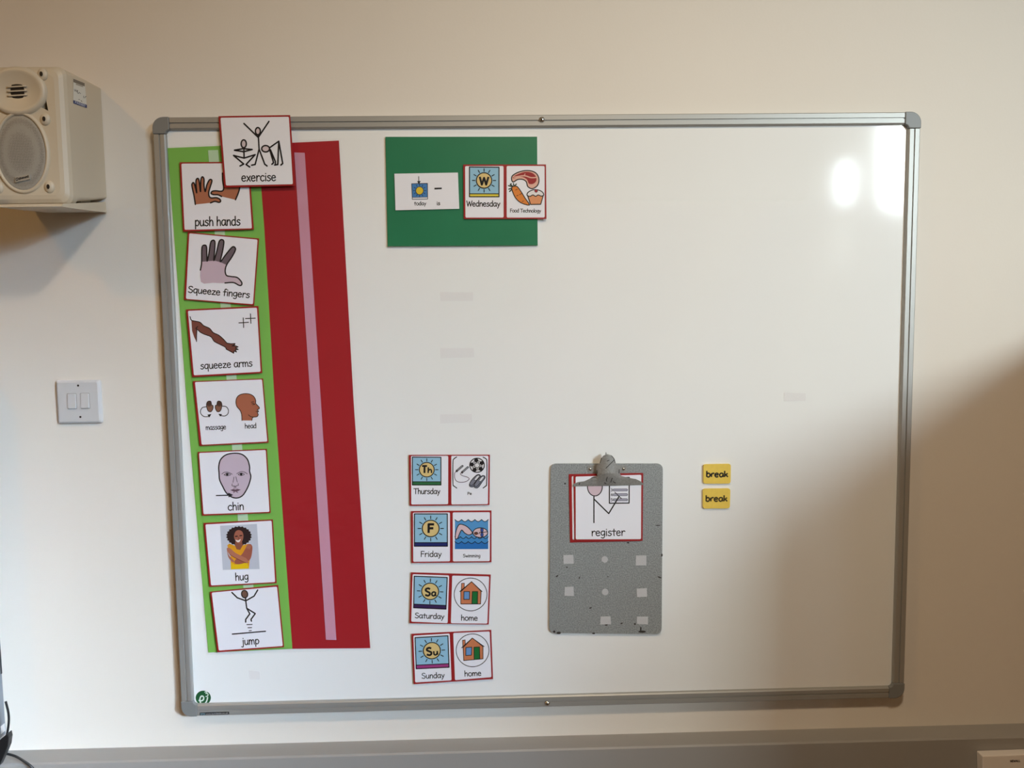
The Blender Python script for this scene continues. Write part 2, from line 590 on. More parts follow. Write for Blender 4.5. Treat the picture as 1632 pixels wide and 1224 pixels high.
for (u, v) in ((863.5, 190.5), (872, 1121)):
    mb = MB(); p = unp(u, v, -.022); dome(mb, (p.x, -.0218, p.z), .0058, .004, CHROME)
    loft(mb, [[(p.x + .0015 * math.cos(a), -.0262 + e, p.z + .0015 * math.sin(a)) for a in [i * math.pi / 4 for i in range(8)]] for e in (0, .001)], DARK)
    mb.build('screw', board, smooth=True)
for q in ([(701, 465.5), (754, 466), (754, 479.5), (702, 480)], [(701.5, 555), (755, 554.5), (756, 569.5), (702, 571)],
          [(701, 660.5), (752, 659.5), (752.5, 673), (702, 675)], [(1250, 625.5), (1284, 626.5), (1284, 639), (1250, 639.5)], [(396, 1068), (414, 1070), (415, 1083), (398, 1083)]):
    mb = MB(); slab(mb, q, YB - .0008, YB - .0001, VELC); mb.build('velcro_tab', board)
# round green sticker with its white hand-drawn mark
mb = MB()
cc = ell(*K('m', [(450, 512)])[0], 228 * CROPS['m'][2], 215 * CROPS['m'][2], 40)
slab(mb, cc, YB - .0004, YB - .0001, ink((30, 88, 50)))
st = mb.build('logo_sticker', board)
pr = Print(YB - .0005)
wm = CROPS['m'][2]
WH = (222, 236, 226)
pr.line(smooth(K('m', [(325, 590), (400, 600), (455, 560), (462, 490), (420, 458), (375, 480), (350, 560), (365, 650), (410, 710), (455, 715), (520, 660), (560, 590), (582, 500)])), 34 * wm, WH)
pr.line(smooth(K('m', [(500, 345), (520, 325), (555, 335), (550, 365), (525, 380)])), 22 * wm, WH)
pr.line(smooth(K('m', [(530, 380), (580, 385), (595, 425), (570, 460), (530, 470)])), 24 * wm, WH)
pr.build('sticker_mark', st)
mb = MB()
slab(mb, K('m', [(345, 955), (1225, 930), (1228, 1005), (345, 1036)]), -.0224, -.0219, BLACKP)
nl = mb.build('name_label', board)
pr = Print(-.0225)
pr.text('www.sundeala.co.uk', *K('m', [(525, 1014), (1195, 990)]), 26 * wm, 6.5 * wm, (185, 185, 185))
for q in ([(375, 975), (430, 1010)], [(430, 975), (385, 1030)], [(370, 1005), (455, 995)], [(455, 975), (505, 1015)], [(500, 980), (460, 1025)]):
    pr.line(K('m', q), 16 * wm, (120, 150, 160))
pr.build('lettering', nl)


# ------------------------------------------------------------------ cards
def center(px, y):
    c = Vector((0, 0, 0))
    for u, v in px:
        c += unp(u, v, y)
    return c / len(px)


def card(name, label, cat, group, outer, panels, yf, ypad, border=REDB, th=.0009, pad=True, r=2.2):
    c = center(outer, yf)
    e = empty(name, c, label, cat, group)
    mb_ = MB(); slab(mb_, outer, yf, yf + th, border); mb_.build('card_backing', e)
    for q in panels:
        mb_ = MB()
        qc = (sum(a for a, b in q) / 4, sum(b for a, b in q) / 4)
        q = [(a - .45 * (1 if a > qc[0] else -1), b - .4 * (1 if b > qc[1] else -1)) for a, b in q]
        vs_ = [unp(u, v, yf - .00008) for u, v in roundq(q, r)]
        mb_.add(vs_, [tuple(range(len(vs_)))], PAPER)
        mb_.build('white_panel', e, fix=False)
    if pad:
        cx = sum(u for u, v in outer) / 4
        cy = sum(v for u, v in outer) / 4
        mb_ = MB(); p = unp(cx, cy, yf)
        box(mb_, p.x - .009, p.x + .009, yf + th, ypad, p.z - .02, p.z + .02, VELC)
        mb_.build('velcro_pad', e)
    return e, Print(yf - .00012), Print(yf - .00012)


def mid(a, b, t_=.5):
    return (a[0] * (1 - t_) + b[0] * t_, a[1] * (1 - t_) + b[1] * t_)


def quad_uv(q):
    tl, tr_, br, bl = q

    def f(u, v):
        return mid(mid(tl, tr_, u), mid(bl, br, u), v)
    return f


# --- laminated two-colour strip
strip_c = center([(267, 236), (540, 224), (590, 1033), (332, 1040)], YB)
strip = empty('schedule_strip', strip_c, 'tall laminated green and red strip hanging on the left of the whiteboard', 'schedule strip')
YS = YB - .0014
G = [(267, 236), (411, 230), (421, 360), (438, 645), (466, 1034), (332, 1040), (297.5, 640)]
Rr = [(411, 230), (540, 224), (563.5, 640), (590, 1033), (466, 1034), (438, 645), (421, 360)]
mb = MB(); slab(mb, G, YS, YB - .0003, LIME); mb.build('green_half', strip)
mb = MB(); slab(mb, Rr, YS, YB - .0003, REDC); mb.build('red_half', strip)
fo = [(264, 233), (543, 220.5), (553, 420), (568, 640), (594, 1036), (328.5, 1044), (293, 640)]
mb = MB()
vs_ = [unp(u, v, YS - .0001) for u, v in fo]
mb.add(vs_, [tuple(range(len(vs_)))], film)
mb.build('laminate_film', strip, fix=False)
YV = YS - .0012
mb = MB(); slab(mb, [(331.5, 239.5), (347.5, 239), (404, 937), (388, 937)], YV, YS - .00012, LIMEV); mb.build('velcro_strip', strip)['label'] = 'pale velcro strip on the green half'
mb = MB(); slab(mb, [(469, 243), (485.5, 243.5), (536, 1020), (519.5, 1019.5)], YV, YS - .00012, PINKV); mb.build('velcro_strip', strip)['label'] = 'pink-tinted velcro strip on the red half'

GE = 'exercise picture cards on the green strip'
yA, yC = YV - .0040, YV - .0028
sb, sc_, sd, se = CROPS['b'][2], CROPS['c'][2], CROPS['d'][2], CROPS['e'][2]

# exercise
e, pr, tx = card('picture_card', 'white card captioned exercise with three stick figures, overlapping the top frame of the board', 'picture card', GE,
                 K('b', [(450, 77), (1032, 68), (1075, 642), (497, 657)]), [K('b', [(464, 88), (1024, 80), (1057, 632), (508, 643)])], -.0262, YV)
HEAD = (214, 200, 206)
w_ = 10.5 * sb
for h in (K('b', ell(770, 199, 20, 29)), K('b', ell(655, 302, 21, 32)), K('b', ell(833, 342, 32, 26))):
    pr.shape(h, HEAD, w_)
for l in ([(772, 228), (775, 262), (780, 345)], [(657, 137), (773, 250), (860, 120)], [(780, 345), (748, 470), (719, 476)], [(780, 345), (826, 468), (845, 482)],
          [(656, 335), (658, 418)], [(580, 354), (650, 341), (724, 348), (655, 366), (580, 354)], [(625, 482), (655, 466), (572, 396), (658, 418), (748, 390), (674, 470), (704, 490)],
          [(866, 333), (940, 281)], [(866, 346), (893, 440), (897, 456), (884, 468)], [(872, 350), (912, 446), (912, 462)], [(940, 281), (932, 470), (906, 474)], [(940, 281), (972, 462), (957, 474)]):
    pr.line(K('b', l), w_)
pr.build('pictogram', e)
tx.text('exercise', *K('b', [(636, 607), (920, 602)]), 44 * sb); tx.build('caption', e)

# push hands
e, pr, tx = card('picture_card', 'white card captioned push hands with two brown hands, partly under the exercise card', 'picture card', GE,
                 K('b', [(133, 452), (697, 447), (737, 998), (163, 1016)]), [K('b', [(146, 461), (688, 457), (724, 991), (172, 1003)])], yA, YV)
HB = (176, 112, 84)
lh = [(262, 795), (250, 720), (234, 645), (238, 622), (250, 620), (262, 655), (273, 700), (266, 620), (272, 588), (288, 588), (297, 640), (304, 690), (306, 600), (318, 570), (332, 588), (332, 640), (342, 690), (354, 640), (374, 598), (390, 592), (396, 608), (380, 660), (371, 695), (374, 728), (392, 742), (432, 740), (460, 752), (467, 770), (452, 778), (420, 770), (385, 782)]
lhs = smooth(K('b', lh), False, 3)
pr.fill(lhs, HB)
pr.line(lhs, 10 * sb)
rh = [(482, 540), (484, 600), (492, 655), (487, 680), (468, 688), (430, 684), (400, 688), (389, 705), (410, 715), (445, 716), (475, 730)]
rhs = smooth(K('b', rh), False, 3)
rb = K('b', [(588, 757), (606, 715), (618, 680), (626, 640), (640, 590)])
pr.fill(rhs + rb, HB)
pr.line(rhs, 10 * sb)
pr.line(rb, 10 * sb)
pr.build('pictogram', e)
tx.text('push hands', *K('b', [(257, 970), (630, 964)]), 46 * sb); tx.build('caption', e)

# squeeze fingers
e, pr, tx = card('picture_card', 'tilted white card captioned Squeeze fingers with a large pink palm and dark fingers', 'picture card', GE,
                 K('c', [(95, 48), (650, 98), (612, 622), (65, 575)]), [K('c', [(104, 56), (641, 105), (605, 613), (78, 571)])], yC, YV)
DF, PP = (112, 98, 106), (205, 184, 198)
pr.fill(smooth(K('c', [(198, 280), (207, 276), (260, 268), (300, 272), (345, 280), (392, 302), (386, 345), (394, 388), (430, 396), (480, 404), (512, 437), (512, 460), (495, 464), (445, 440), (385, 447), (290, 444), (197, 437)]), True, 3), PP)
for f_ in ([(203, 280), (204, 178), (222, 152), (240, 160), (245, 277)], [(248, 275), (271, 130), (290, 112), (307, 125), (298, 272)], [(303, 272), (336, 125), (357, 107), (376, 125), (347, 282)], [(352, 284), (428, 178), (452, 162), (467, 185), (395, 304)]):
    pr.fill(K('c', f_[:1]) + smooth(K('c', f_[1:4]), False, 4) + K('c', f_[4:]), DF)
ol = [(193, 345), (202, 290), (203, 200), (208, 160), (226, 150), (240, 162), (243, 220), (246, 275), (260, 210), (272, 132), (290, 112), (306, 125), (304, 190), (298, 270), (320, 200), (338, 125), (358, 107), (376, 125), (364, 205), (348, 280), (385, 232), (430, 176), (452, 162), (467, 184), (440, 240), (398, 303), (386, 350), (396, 386), (430, 395), (480, 403), (513, 437), (514, 460), (495, 464), (450, 442), (385, 445)]
pr.line(smooth(K('c', ol), False, 4), 9 * sc_)
pr.build('pictogram', e)
tx.text('Squeeze fingers', *K('c', [(94, 519), (578, 562)]), 33 * sc_, 6.5 * sc_); tx.build('caption', e)

# squeeze arms
e, pr, tx = card('picture_card', 'white card captioned squeeze arms with one brown arm and two plus signs', 'picture card', GE,
                 K('c', [(80, 652), (645, 625), (675, 1148), (130, 1180)]), [K('c', [(93, 661), (636, 636), (665, 1140), (140, 1168)])], yA, YV)
AB = (126, 74, 64)
up_ = [(112, 708), (122, 735), (150, 743), (190, 752), (218, 778), (265, 800), (292, 832), (335, 852), (370, 882), (400, 915)]
hand = [(400, 915), (432, 920), (462, 918), (460, 928), (440, 936), (468, 936), (487, 944), (466, 952), (488, 964), (466, 966), (474, 984), (456, 976), (452, 993), (425, 978), (395, 962)]
low = [(395, 962), (385, 945), (340, 922), (300, 900), (275, 865), (225, 846), (190, 828), (168, 808), (163, 850), (162, 902)]
upS, lowS = smooth(K('c', up_), False, 3), smooth(K('c', low), False, 3)
pr.fill(upS[3:] + K('c', hand) + lowS + K('c', [(145, 870), (128, 820)]), AB)
for l in (upS, K('c', hand), lowS, smooth(K('c', [(168, 808), (158, 800), (172, 785)]), False, 3)):
    pr.line(l, 6 * sc_)
for l in ([(493, 757), (568, 752)], [(527, 718), (530, 793)], [(545, 723), (621, 720)], [(583, 686), (587, 760)]):
    pr.line(K('c', l), 6 * sc_)
pr.build('pictogram', e)
tx.text('squeeze arms', *K('c', [(193, 1118), (601, 1095)]), 36 * sc_); tx.build('caption', e)

# massage head
e, pr, tx = card('picture_card', 'white card captioned massage head with two small hands and a brown head in profile', 'picture card', GE,
                 K('d', [(85, 86), (632, 65), (676, 566), (138, 591)]), [K('d', [(99, 91), (627, 70), (668, 558), (152, 584)])], yC, YV)
for s, cx in ((1, 217), (-1, 286)):
    hp = [(-25, 0), (-22, -26), (-10, -38), (8, -36), (15, -8), (25, -4), (24, 22), (8, 44), (-14, 36)]
    pr.shape(smooth(K('d', [(cx + s * a, 280 + b) for a, b in hp]), True, 4), (140, 96, 76), 5 * sd)
    fp = [(-23, -6), (-20, -26), (-10, -36), (6, -35), (13, -10), (6, 2), (-10, 4)]
    pr.fill(K('d', [(cx + s * a, 280 + b) for a, b in fp]), (92, 64, 54))
    for q in (-12, -3, 6):
        pr.line(K('d', [(cx + s * q, 250), (cx + s * q * 1.05, 272)]), 3 * sd, (50, 34, 30))
pr.line(smooth(K('d', [(188, 285), (160, 292), (145, 315), (148, 340), (172, 361), (208, 362)])), 5 * sd)
pr.line(smooth(K('d', [(315, 280), (345, 285), (362, 310), (358, 340), (335, 357), (302, 355)])), 5 * sd)
pr.fill(K('d', [(229, 342), (198, 347), (214, 369)]), BLACK)
pr.fill(K('d', [(285, 340), (314, 344), (298, 362)]), BLACK)
hd = smooth(K('d', [(468, 392), (466, 350), (455, 315), (430, 285), (421, 250), (428, 215), (452, 192), (490, 183), (530, 187), (560, 205), (575, 235), (575, 258), (590, 275), (604, 292), (600, 303), (588, 308), (597, 322), (588, 332), (595, 345), (586, 362), (560, 366), (550, 372), (545, 392)]), False, 3)
pr.fill(hd, (172, 104, 78))
pr.line(hd, 5 * sd)
for l in ([(518, 348), (535, 362), (560, 366)], [(545, 262), (556, 258), (568, 266), (552, 270)], [(577, 322), (594, 322)], [(540, 250), (560, 246)]):
    pr.line(K('d', l), 4 * sd)
pr.build('pictogram', e)
tx.text('massage', *K('d', [(186, 466), (345, 460)]), 25 * sd, 4.6 * sd); tx.build('caption', e); tx = Print(tx.y)
tx.text('head', *K('d', [(491, 454), (582, 450)]), 24 * sd, 4.6 * sd); tx.build('caption', e)

# chin
e, pr, tx = card('picture_card', 'white card captioned chin with a large bald face and an arrow to the chin', 'picture card', GE,
                 K('d', [(124, 638), (662, 614), (692, 1113), (159, 1135)]), [K('d', [(131, 644), (656, 620), (685, 1107), (166, 1126)])], yA, YV)
face = smooth(K('d', [(408, 648), (468, 657), (510, 695), (527, 750), (528, 790), (537, 830), (526, 880), (505, 930), (472, 978), (430, 997), (385, 988), (345, 955), (317, 905), (294, 855), (289, 800), (287, 750), (302, 697), (345, 660)]), True, 5)
pr.shape(face, (203, 186, 202), 8.5 * sd)
for l in ([(311, 810), (332, 796), (362, 797), (392, 812)], [(427, 808), (455, 793), (485, 794), (510, 809)], [(328, 816), (352, 803), (379, 816), (352, 824), (328, 816)], [(438, 814), (461, 802), (487, 812), (461, 822), (438, 814)],
          [(406, 833), (398, 876)], [(420, 831), (432, 873)], [(392, 886), (391, 902), (410, 903), (416, 908), (424, 902), (440, 898), (438, 884)], [(408, 908), (408, 922)], [(420, 908), (420, 922)], [(402, 955), (418, 946), (436, 955)]):
    pr.line(smooth(K('d', l), False, 3), 3.6 * sd)
pr.fill(K('d', [(380, 935), (402, 925), (416, 931), (432, 924), (455, 933), (430, 948), (404, 949)]), (128, 96, 112))
pr.line(K('d', [(380, 935), (416, 938), (455, 933)]), 3.5 * sd)
for cx, cy in ((353, 813), (462, 811)):
    pr.fill(K('d', ell(cx, cy, 10, 10)), BLACK)
pr.line(K('d', [(268, 978), (370, 975)]), 7.5 * sd)
pr.fill(K('d', [(360, 955), (400, 973), (364, 993)]), BLACK)
pr.build('pictogram', e)
tx.text('chin', *K('d', [(358, 1094), (486, 1088)]), 39 * sd); tx.build('caption', e)

# hug
e, pr, tx = card('picture_card', 'white card captioned hug with a photo of a curly-haired woman in yellow', 'picture card', GE,
                 K('e', [(130, 72), (717, 42), (749, 582), (180, 614)]), [K('e', [(143, 82), (709, 50), (739, 575), (191, 604)])], yC, YV)
pr.fill(K('e', [(270, 95), (582, 80), (605, 462), (293, 470)]), (196, 200, 212))
SKN = (164, 100, 80)
pr.fill(K('e', [(330, 262), (348, 246), (390, 262), (425, 285), (470, 258), (512, 248), (540, 280), (522, 380), (514, 458), (362, 465), (358, 340)]), (226, 158, 34))
hair = []
for k in range(44):
    a = 2 * math.pi * k / 44
    r_ = 1 + (0.06 if k % 2 else -0.04)
    hair.append((430 + 104 * r_ * math.cos(a), 182 + 80 * r_ * math.sin(a)))
pr.fill(K('e', hair), (48, 34, 34))
pr.fill(K('e', [(400, 225), (455, 225), (462, 262), (440, 300), (410, 295), (395, 262)]), (142, 84, 66))
pr.fill(smooth(K('e', [(428, 132), (458, 146), (468, 185), (458, 225), (432, 246), (404, 228), (388, 188), (400, 146)]), True, 4), SKN)
pr.fill(smooth(K('e', [(400, 215), (425, 219), (444, 208), (436, 230), (418, 235)]), True, 4), (240, 232, 228))
for l in ([(400, 186), (416, 184)], [(438, 180), (454, 178)]):
    pr.line(K('e', l), 8 * se, (40, 26, 24))
pr.line(K('e', [(426, 190), (428, 206), (434, 205)]), 5 * se, (128, 74, 58))
pr.fill(K('e', [(362, 405), (395, 425), (440, 420), (500, 410), (516, 458), (362, 465)]), (234, 196, 26))
pr.fill(smooth(K('e', [(540, 262), (544, 295), (532, 365), (505, 398), (440, 420), (400, 418), (392, 400), (404, 380), (452, 340), (478, 300), (500, 262), (522, 250)]), True, 4), (160, 92, 74))
pr.fill(smooth(K('e', [(326, 290), (352, 284), (400, 325), (450, 350), (492, 372), (512, 405), (490, 410), (420, 375), (352, 340)]), True, 4), (182, 116, 94))
pr.line(smooth(K('e', [(352, 340), (420, 378), (490, 411)])), 4 * se, (120, 64, 50))
pr.fill(smooth(K('e', [(328, 300), (345, 345), (390, 395), (372, 400), (340, 360)]), True, 4), (176, 110, 92))
for k in range(4):
    pr.line(K('e', [(505 + 9 * k, 258 + 2 * k), (490 + 10 * k, 282 + 3 * k)]), 8 * se, (176, 110, 88))
pr.build('pictogram', e)
tx.text('hug', *K('e', [(399, 560), (514, 553)]), 40 * se); tx.build('caption', e)

# jump
e, pr, tx = card('picture_card', 'white card captioned jump with a leaping stick figure, bottom of the green strip', 'picture card', GE,
                 K('e', [(184, 655), (762, 598), (813, 1125), (247, 1169)]), [K('e', [(196, 660), (755, 609), (804, 1117), (257, 1156)])], yA, YV)
pr.shape(K('e', ell(478, 675, 26, 32, rot=-.2)), (118, 86, 72), 8 * se)
for l in ([(370, 661), (416, 706), (488, 732), (558, 692), (589, 640)], [(486, 706), (488, 735), (496, 795), (522, 842), (487, 890), (487, 912)], [(496, 795), (568, 840), (532, 890), (536, 904)]):
    pr.line(K('e', l), 10 * se)
for l in ([(497, 934), (542, 932)], [(506, 960), (538, 959)], [(516, 986), (536, 984)]):
    pr.line(K('e', l), 6 * se)
pr.line(K('e', [(374, 1014), (655, 990)]), 9 * se)
pr.build('pictogram', e)
tx.text('jump', *K('e', [(450, 1106), (604, 1097)]), 40 * se); tx.build('caption', e)

# --- green sheet with the day
gq = K('f', [(77, 98), (1393, 97), (1398, 1040), (97, 1048)])
YG = YB - .0050
gs = empty('green_backing_sheet', center(gq, YG), 'dark green laminated sheet behind the today is Wednesday cards', 'sheet')
mb = MB(); slab(mb, gq, YG, YB - .0003, mat('foam_core', (200, 200, 196), .6)); mb.build('backing_board', gs)
mb = MB(); vs_ = [unp(u, v, YG - .0001) for u, v in gq]; mb.add(vs_, [(0, 1, 2, 3)], GREEN); mb.build('green_face', gs, fix=False)
sf, sg = CROPS['f'][2], CROPS['g'][2]
e, pr, tx = card('picture_card', 'plain white card reading today is with a small sun picture on the green sheet', 'picture card', None,
                 K('f', [(155, 418), (706, 408), (718, 722), (165, 735)]), [], YG - .0030, YG - .0001, border=PAPER)
pr.shape(K('f', [(305, 505), (442, 502), (443, 637), (311, 640)]), (70, 128, 190), 5 * sf)
pr.fill(K('f', [(313, 625), (441, 622), (441, 635), (313, 638)]), (232, 232, 238))
pr.line(K('f', [(313, 624), (441, 621)]), 3 * sf)
for k in range(12):
    a = k * math.pi / 6
    pr.line(K('f', [(374 + 42 * math.cos(a), 564 + 42 * math.sin(a)), (374 + 54 * math.cos(a), 564 + 54 * math.sin(a))]), 4 * sf)
pr.shape(K('f', ell(374, 565, 33, 34)), (226, 196, 54), 4 * sf)
pr.line(K('f', [(366, 442), (368, 490)]), 4.5 * sf)
pr.fill(K('f', [(354, 482), (384, 482), (368, 509)]), BLACK)
pr.fill(K('f', [(503, 540), (566, 538), (566, 551), (503, 553)]), BLACK)
pr.build('pictogram', e)
tx.text('today', *K('f', [(327, 692), (431, 690)]), 21 * sf, 4.5 * sf); tx.build('caption', e); tx = Print(tx.y)
tx.text('is', *K('f', [(522, 690), (553, 689)]), 21 * sf, 5 * sf); tx.build('caption', e)

SKY, SUN = (150, 196, 222), (222, 196, 132)


def sun_picture(pr_, q, letter, bar, barf, cu, cv, ru, lw, let):
    f = quad_uv(q)
    pr_.fill([f(0, 0), f(1, 0), f(1, 1), f(0, 1)], SKY)
    pr_.fill([f(0, barf), f(1, barf), f(1, 1), f(0, 1)], bar)
    pr_.line([f(0, barf), f(1, barf)], lw)
    pr_.line([f(0, 0), f(1, 0), f(1, 1), f(0, 1)], lw * 1.15, closed=True)
    for k in range(12):
        a = k * math.pi / 6
        pr_.line([f(cu + ru * 1.18 * math.cos(a), cv + ru * 1.18 * math.sin(a)), f(cu + ru * 1.52 * math.cos(a), cv + ru * 1.52 * math.sin(a))], lw * .95)
    pr_.shape([f(cu + ru * math.cos(a), cv + ru * math.sin(a)) for a in [k * math.pi / 20 for k in range(40)]], SUN, lw * 1.1)
    for s, u0, u1, vb, xh in let:
        a, b = f(u0, vb), f(u1, vb)
        pr_.text(s, a, b, xh, xh * .33, square=True)


def house(pr_, pts, s, cr, ctr):
    pr_.line(K('h', ell(ctr[0], ctr[1], cr, cr, 48)), 6 * s, closed=True)
    pr_.shape(K('h', pts['chim']), (206, 128, 90), 5 * s)
    pr_.shape(K('h', pts['body']), (206, 126, 86), 6 * s)
    pr_.line(K('h', pts['roof']), 6 * s)
    pr_.shape(K('h', pts['win']), (108, 152, 206), 6 * s)
    pr_.shape(K('h', pts['door']), (28, 112, 54), 6 * s)


GD = 'day cards on the whiteboard'
yD = YB - .0042
# Wednesday
e, pr, tx = card('picture_card', 'double card reading Wednesday and Food Technology on the right of the green sheet', 'picture card', GD,
                 K('f', [(752, 338), (1470, 338), (1474, 810), (757, 810)]), [K('f', [(766, 350), (1104, 349), (1105, 800), (769, 801)]), K('f', [(1126, 349), (1460, 349), (1461, 800), (1127, 801)])], YG - .0032, YG - .0001)
sun_picture(pr, K('f', [(806, 360), (1062, 362), (1062, 618), (806, 618)]), 'W', (226, 206, 70), .90, .495, .45, .26, 7 * sf, [('W', .335, .655, .59, 45 * sf)])
pr.build('pictogram', e)
fp = Print(pr.y)
stk = smooth(K('f', [(1172, 450), (1185, 430), (1230, 405), (1290, 391), (1350, 396), (1392, 422), (1409, 470), (1396, 520), (1352, 548), (1312, 530), (1300, 490), (1270, 468), (1225, 468), (1188, 490), (1174, 478)]), True, 3)
fp.shape(stk, (226, 178, 160), 8 * sf)
fp.fill(smooth(K('f', [(1182, 446), (1230, 420), (1290, 402), (1345, 409), (1380, 438), (1386, 478), (1360, 505), (1322, 505), (1306, 470), (1270, 448), (1220, 448), (1190, 458)]), True, 3), (158, 44, 44))
fp.line(smooth(K('f', [(1190, 448), (1280, 436), (1340, 452), (1390, 450)])), 9 * sf, (226, 178, 160))
fp.line(smooth(K('f', [(1280, 436), (1288, 420)])), 7 * sf, (226, 178, 160))
for l in ([(1185, 532), (1145, 522)], [(1180, 540), (1148, 552)], [(1185, 530), (1160, 512), (1168, 505)], [(1192, 526), (1188, 504)], [(1198, 524), (1212, 508)], [(1178, 548), (1155, 572)]):
    fp.line(K('f', l), 9 * sf, (46, 62, 44))
fp.shape(smooth(K('f', [(1172, 545), (1192, 526), (1220, 530), (1248, 565), (1290, 632), (1326, 690), (1252, 670), (1202, 622)]), True, 3), (222, 132, 54), 7 * sf)
for l in ([(1205, 560), (1222, 552)], [(1240, 600), (1258, 590)], [(1215, 610), (1228, 605)], [(1262, 660), (1275, 655)]):
    fp.line(K('f', l), 4 * sf)
fp.shape(K('f', [(1309, 602), (1448, 600), (1424, 683), (1336, 685)]), (224, 152, 104), 7 * sf)
fp.shape(smooth(K('f', [(1307, 606), (1312, 582), (1345, 562), (1380, 556), (1420, 565), (1445, 585), (1449, 604), (1428, 612), (1402, 602), (1380, 614), (1356, 602), (1332, 614)]), True, 3), (232, 228, 228), 7 * sf)
fp.shape(K('f', ell(1384, 567, 13, 13)), (168, 44, 52), 3 * sf)
fp.build('pictogram', e)
tx.text('Wednesday', *K('f', [(780, 700), (1072, 702)]), 31 * sf, 6.5 * sf); tx.build('caption', e)
tx = Print(tx.y)
tx.text('Food Technology', *K('f', [(1158, 752), (1426, 754)]), 19.5 * sf, 4.3 * sf); tx.build('caption', e)

# Thursday
e, pr, tx = card('picture_card', 'double card reading Thursday and Pe with a football, plimsolls and skipping rope', 'picture card', GD,
                 K('g', [(72, 92), (862, 90), (857, 580), (80, 588)]), [K('g', [(89, 100), (458, 98), (457, 575), (92, 578)]), K('g', [(482, 98), (850, 98), (845, 574), (483, 578)])], yD, YB - .0001)
sun_picture(pr, K('g', [(105, 113), (384, 115), (384, 385), (105, 385)]), 'Th', (48, 110, 66), .885, .505, .45, .26, 7 * sg, [('T', .33, .52, .57, 46 * sg), ('h', .53, .70, .57, 35 * sg)])
pr.build('pictogram', e)
fp = Print(pr.y)
for l in ([(537, 112), (510, 132), (501, 165), (501, 370), (512, 395), (538, 415)], [(795, 114), (822, 130), (832, 165), (830, 370), (820, 395), (795, 415)]):
    fp.line(smooth(K('g', l), False, 4), 8 * sg)
fp.shape(K('g', ell(736, 193, 71, 69, 36)), (228, 228, 232), 8 * sg)
for k in range(5):
    a = -math.pi / 2 + k * 2 * math.pi / 5 - .15
    c_ = (736 + 50 * math.cos(a), 193 + 48 * math.sin(a))
    fp.fill(K('g', [(c_[0] + 24 * math.cos(a + math.pi + j * 2 * math.pi / 5), c_[1] + 23 * math.sin(a + math.pi + j * 2 * math.pi / 5)) for j in range(5)]), BLACK)
    a2 = a + math.pi / 5
    fp.line(K('g', [(736 + 28 * math.cos(a2), 193 + 27 * math.sin(a2)), (736 + 50 * math.cos(a2), 193 + 49 * math.sin(a2))]), 5 * sg)
fp.line(K('g', [(736 + 28 * math.cos(-math.pi / 2 - .15 + (k + .5) * 2 * math.pi / 5), 193 + 27 * math.sin(-math.pi / 2 - .15 + (k + .5) * 2 * math.pi / 5)) for k in range(5)]), 5 * sg, closed=True)
fp.line(smooth(K('g', [(538, 248), (518, 270), (518, 315), (538, 348), (580, 359), (632, 350), (659, 326), (640, 308), (595, 295), (574, 276), (590, 262)]), False, 5), 5 * sg, (92, 62, 84))
for a, b in (((538, 248), (594, 200)), ((590, 262), (646, 212))):
    fp.line(K('g', [a, b]), 17 * sg)
    fp.line(K('g', [mid(a, b, .02), mid(a, b, .98)]), 9 * sg, (150, 148, 158))
    fp.fill(K('g', ell(a[0], a[1], 10, 12)), (60, 50, 56))
for dx, dy in ((0, 0), (46, 10)):
    sh = smooth(K('g', [(x + dx, y + dy) for x, y in [(662, 392), (668, 362), (700, 318), (738, 286), (762, 286), (768, 306), (740, 345), (705, 395), (680, 404)]]), True, 4)
    fp.shape(sh, (128, 130, 144), 6 * sg)
    fp.shape(smooth(K('g', [(x + dx, y + dy) for x, y in [(708, 335), (735, 296), (758, 292), (752, 312), (728, 338)]]), True, 4), (222, 222, 228), 4 * sg)
    fp.line(smooth(K('g', [(x + dx, y + dy) for x, y in [(664, 384), (690, 388), (728, 345)]])), 5 * sg)
fp.build('pictogram', e)
tx.text('Thursday', *K('g', [(117, 472), (376, 472)]), 34 * sg, 6.5 * sg); tx.build('caption', e)
tx = Print(tx.y)
tx.text('Pe', *K('g', [(643, 480), (685, 480)]), 16 * sg, 4.5 * sg); tx.build('caption', e)

# Friday
e, pr, tx = card('picture_card', 'double card reading Friday and Swimming with a swimmer in blue water', 'picture card', GD,
                 K('g', [(92, 640), (877, 634), (877, 1138), (97, 1146)]), [K('g', [(108, 652), (475, 650), (475, 1132), (111, 1137)]), K('g', [(496, 650), (865, 648), (863, 1130), (498, 1133)])], yD, YB - .0001)
sun_picture(pr, K('g', [(125, 667), (446, 667), (447, 982), (125, 982)]), 'F', (34, 44, 108), .89, .495, .452, .255, 7.5 * sg, [('F', .395, .62, .59, 56 * sg)])
pr.build('pictogram', e)
fp = Print(pr.y)
W1c, W2c, W3c = (86, 152, 208), (66, 138, 200), (42, 112, 186)


def wave(y, n=5, amp=20):
    pts = []
    for k in range(n):
        x0 = 520 + 325 * k / n
        x1 = 520 + 325 * (k + 1) / n
        for j in range(7):
            t_ = j / 6
            pts.append((x0 + (x1 - x0) * t_, y + amp * math.sin(math.pi * t_) - 4))
    return [(min(p[0], 845), p[1]) for p in pts]


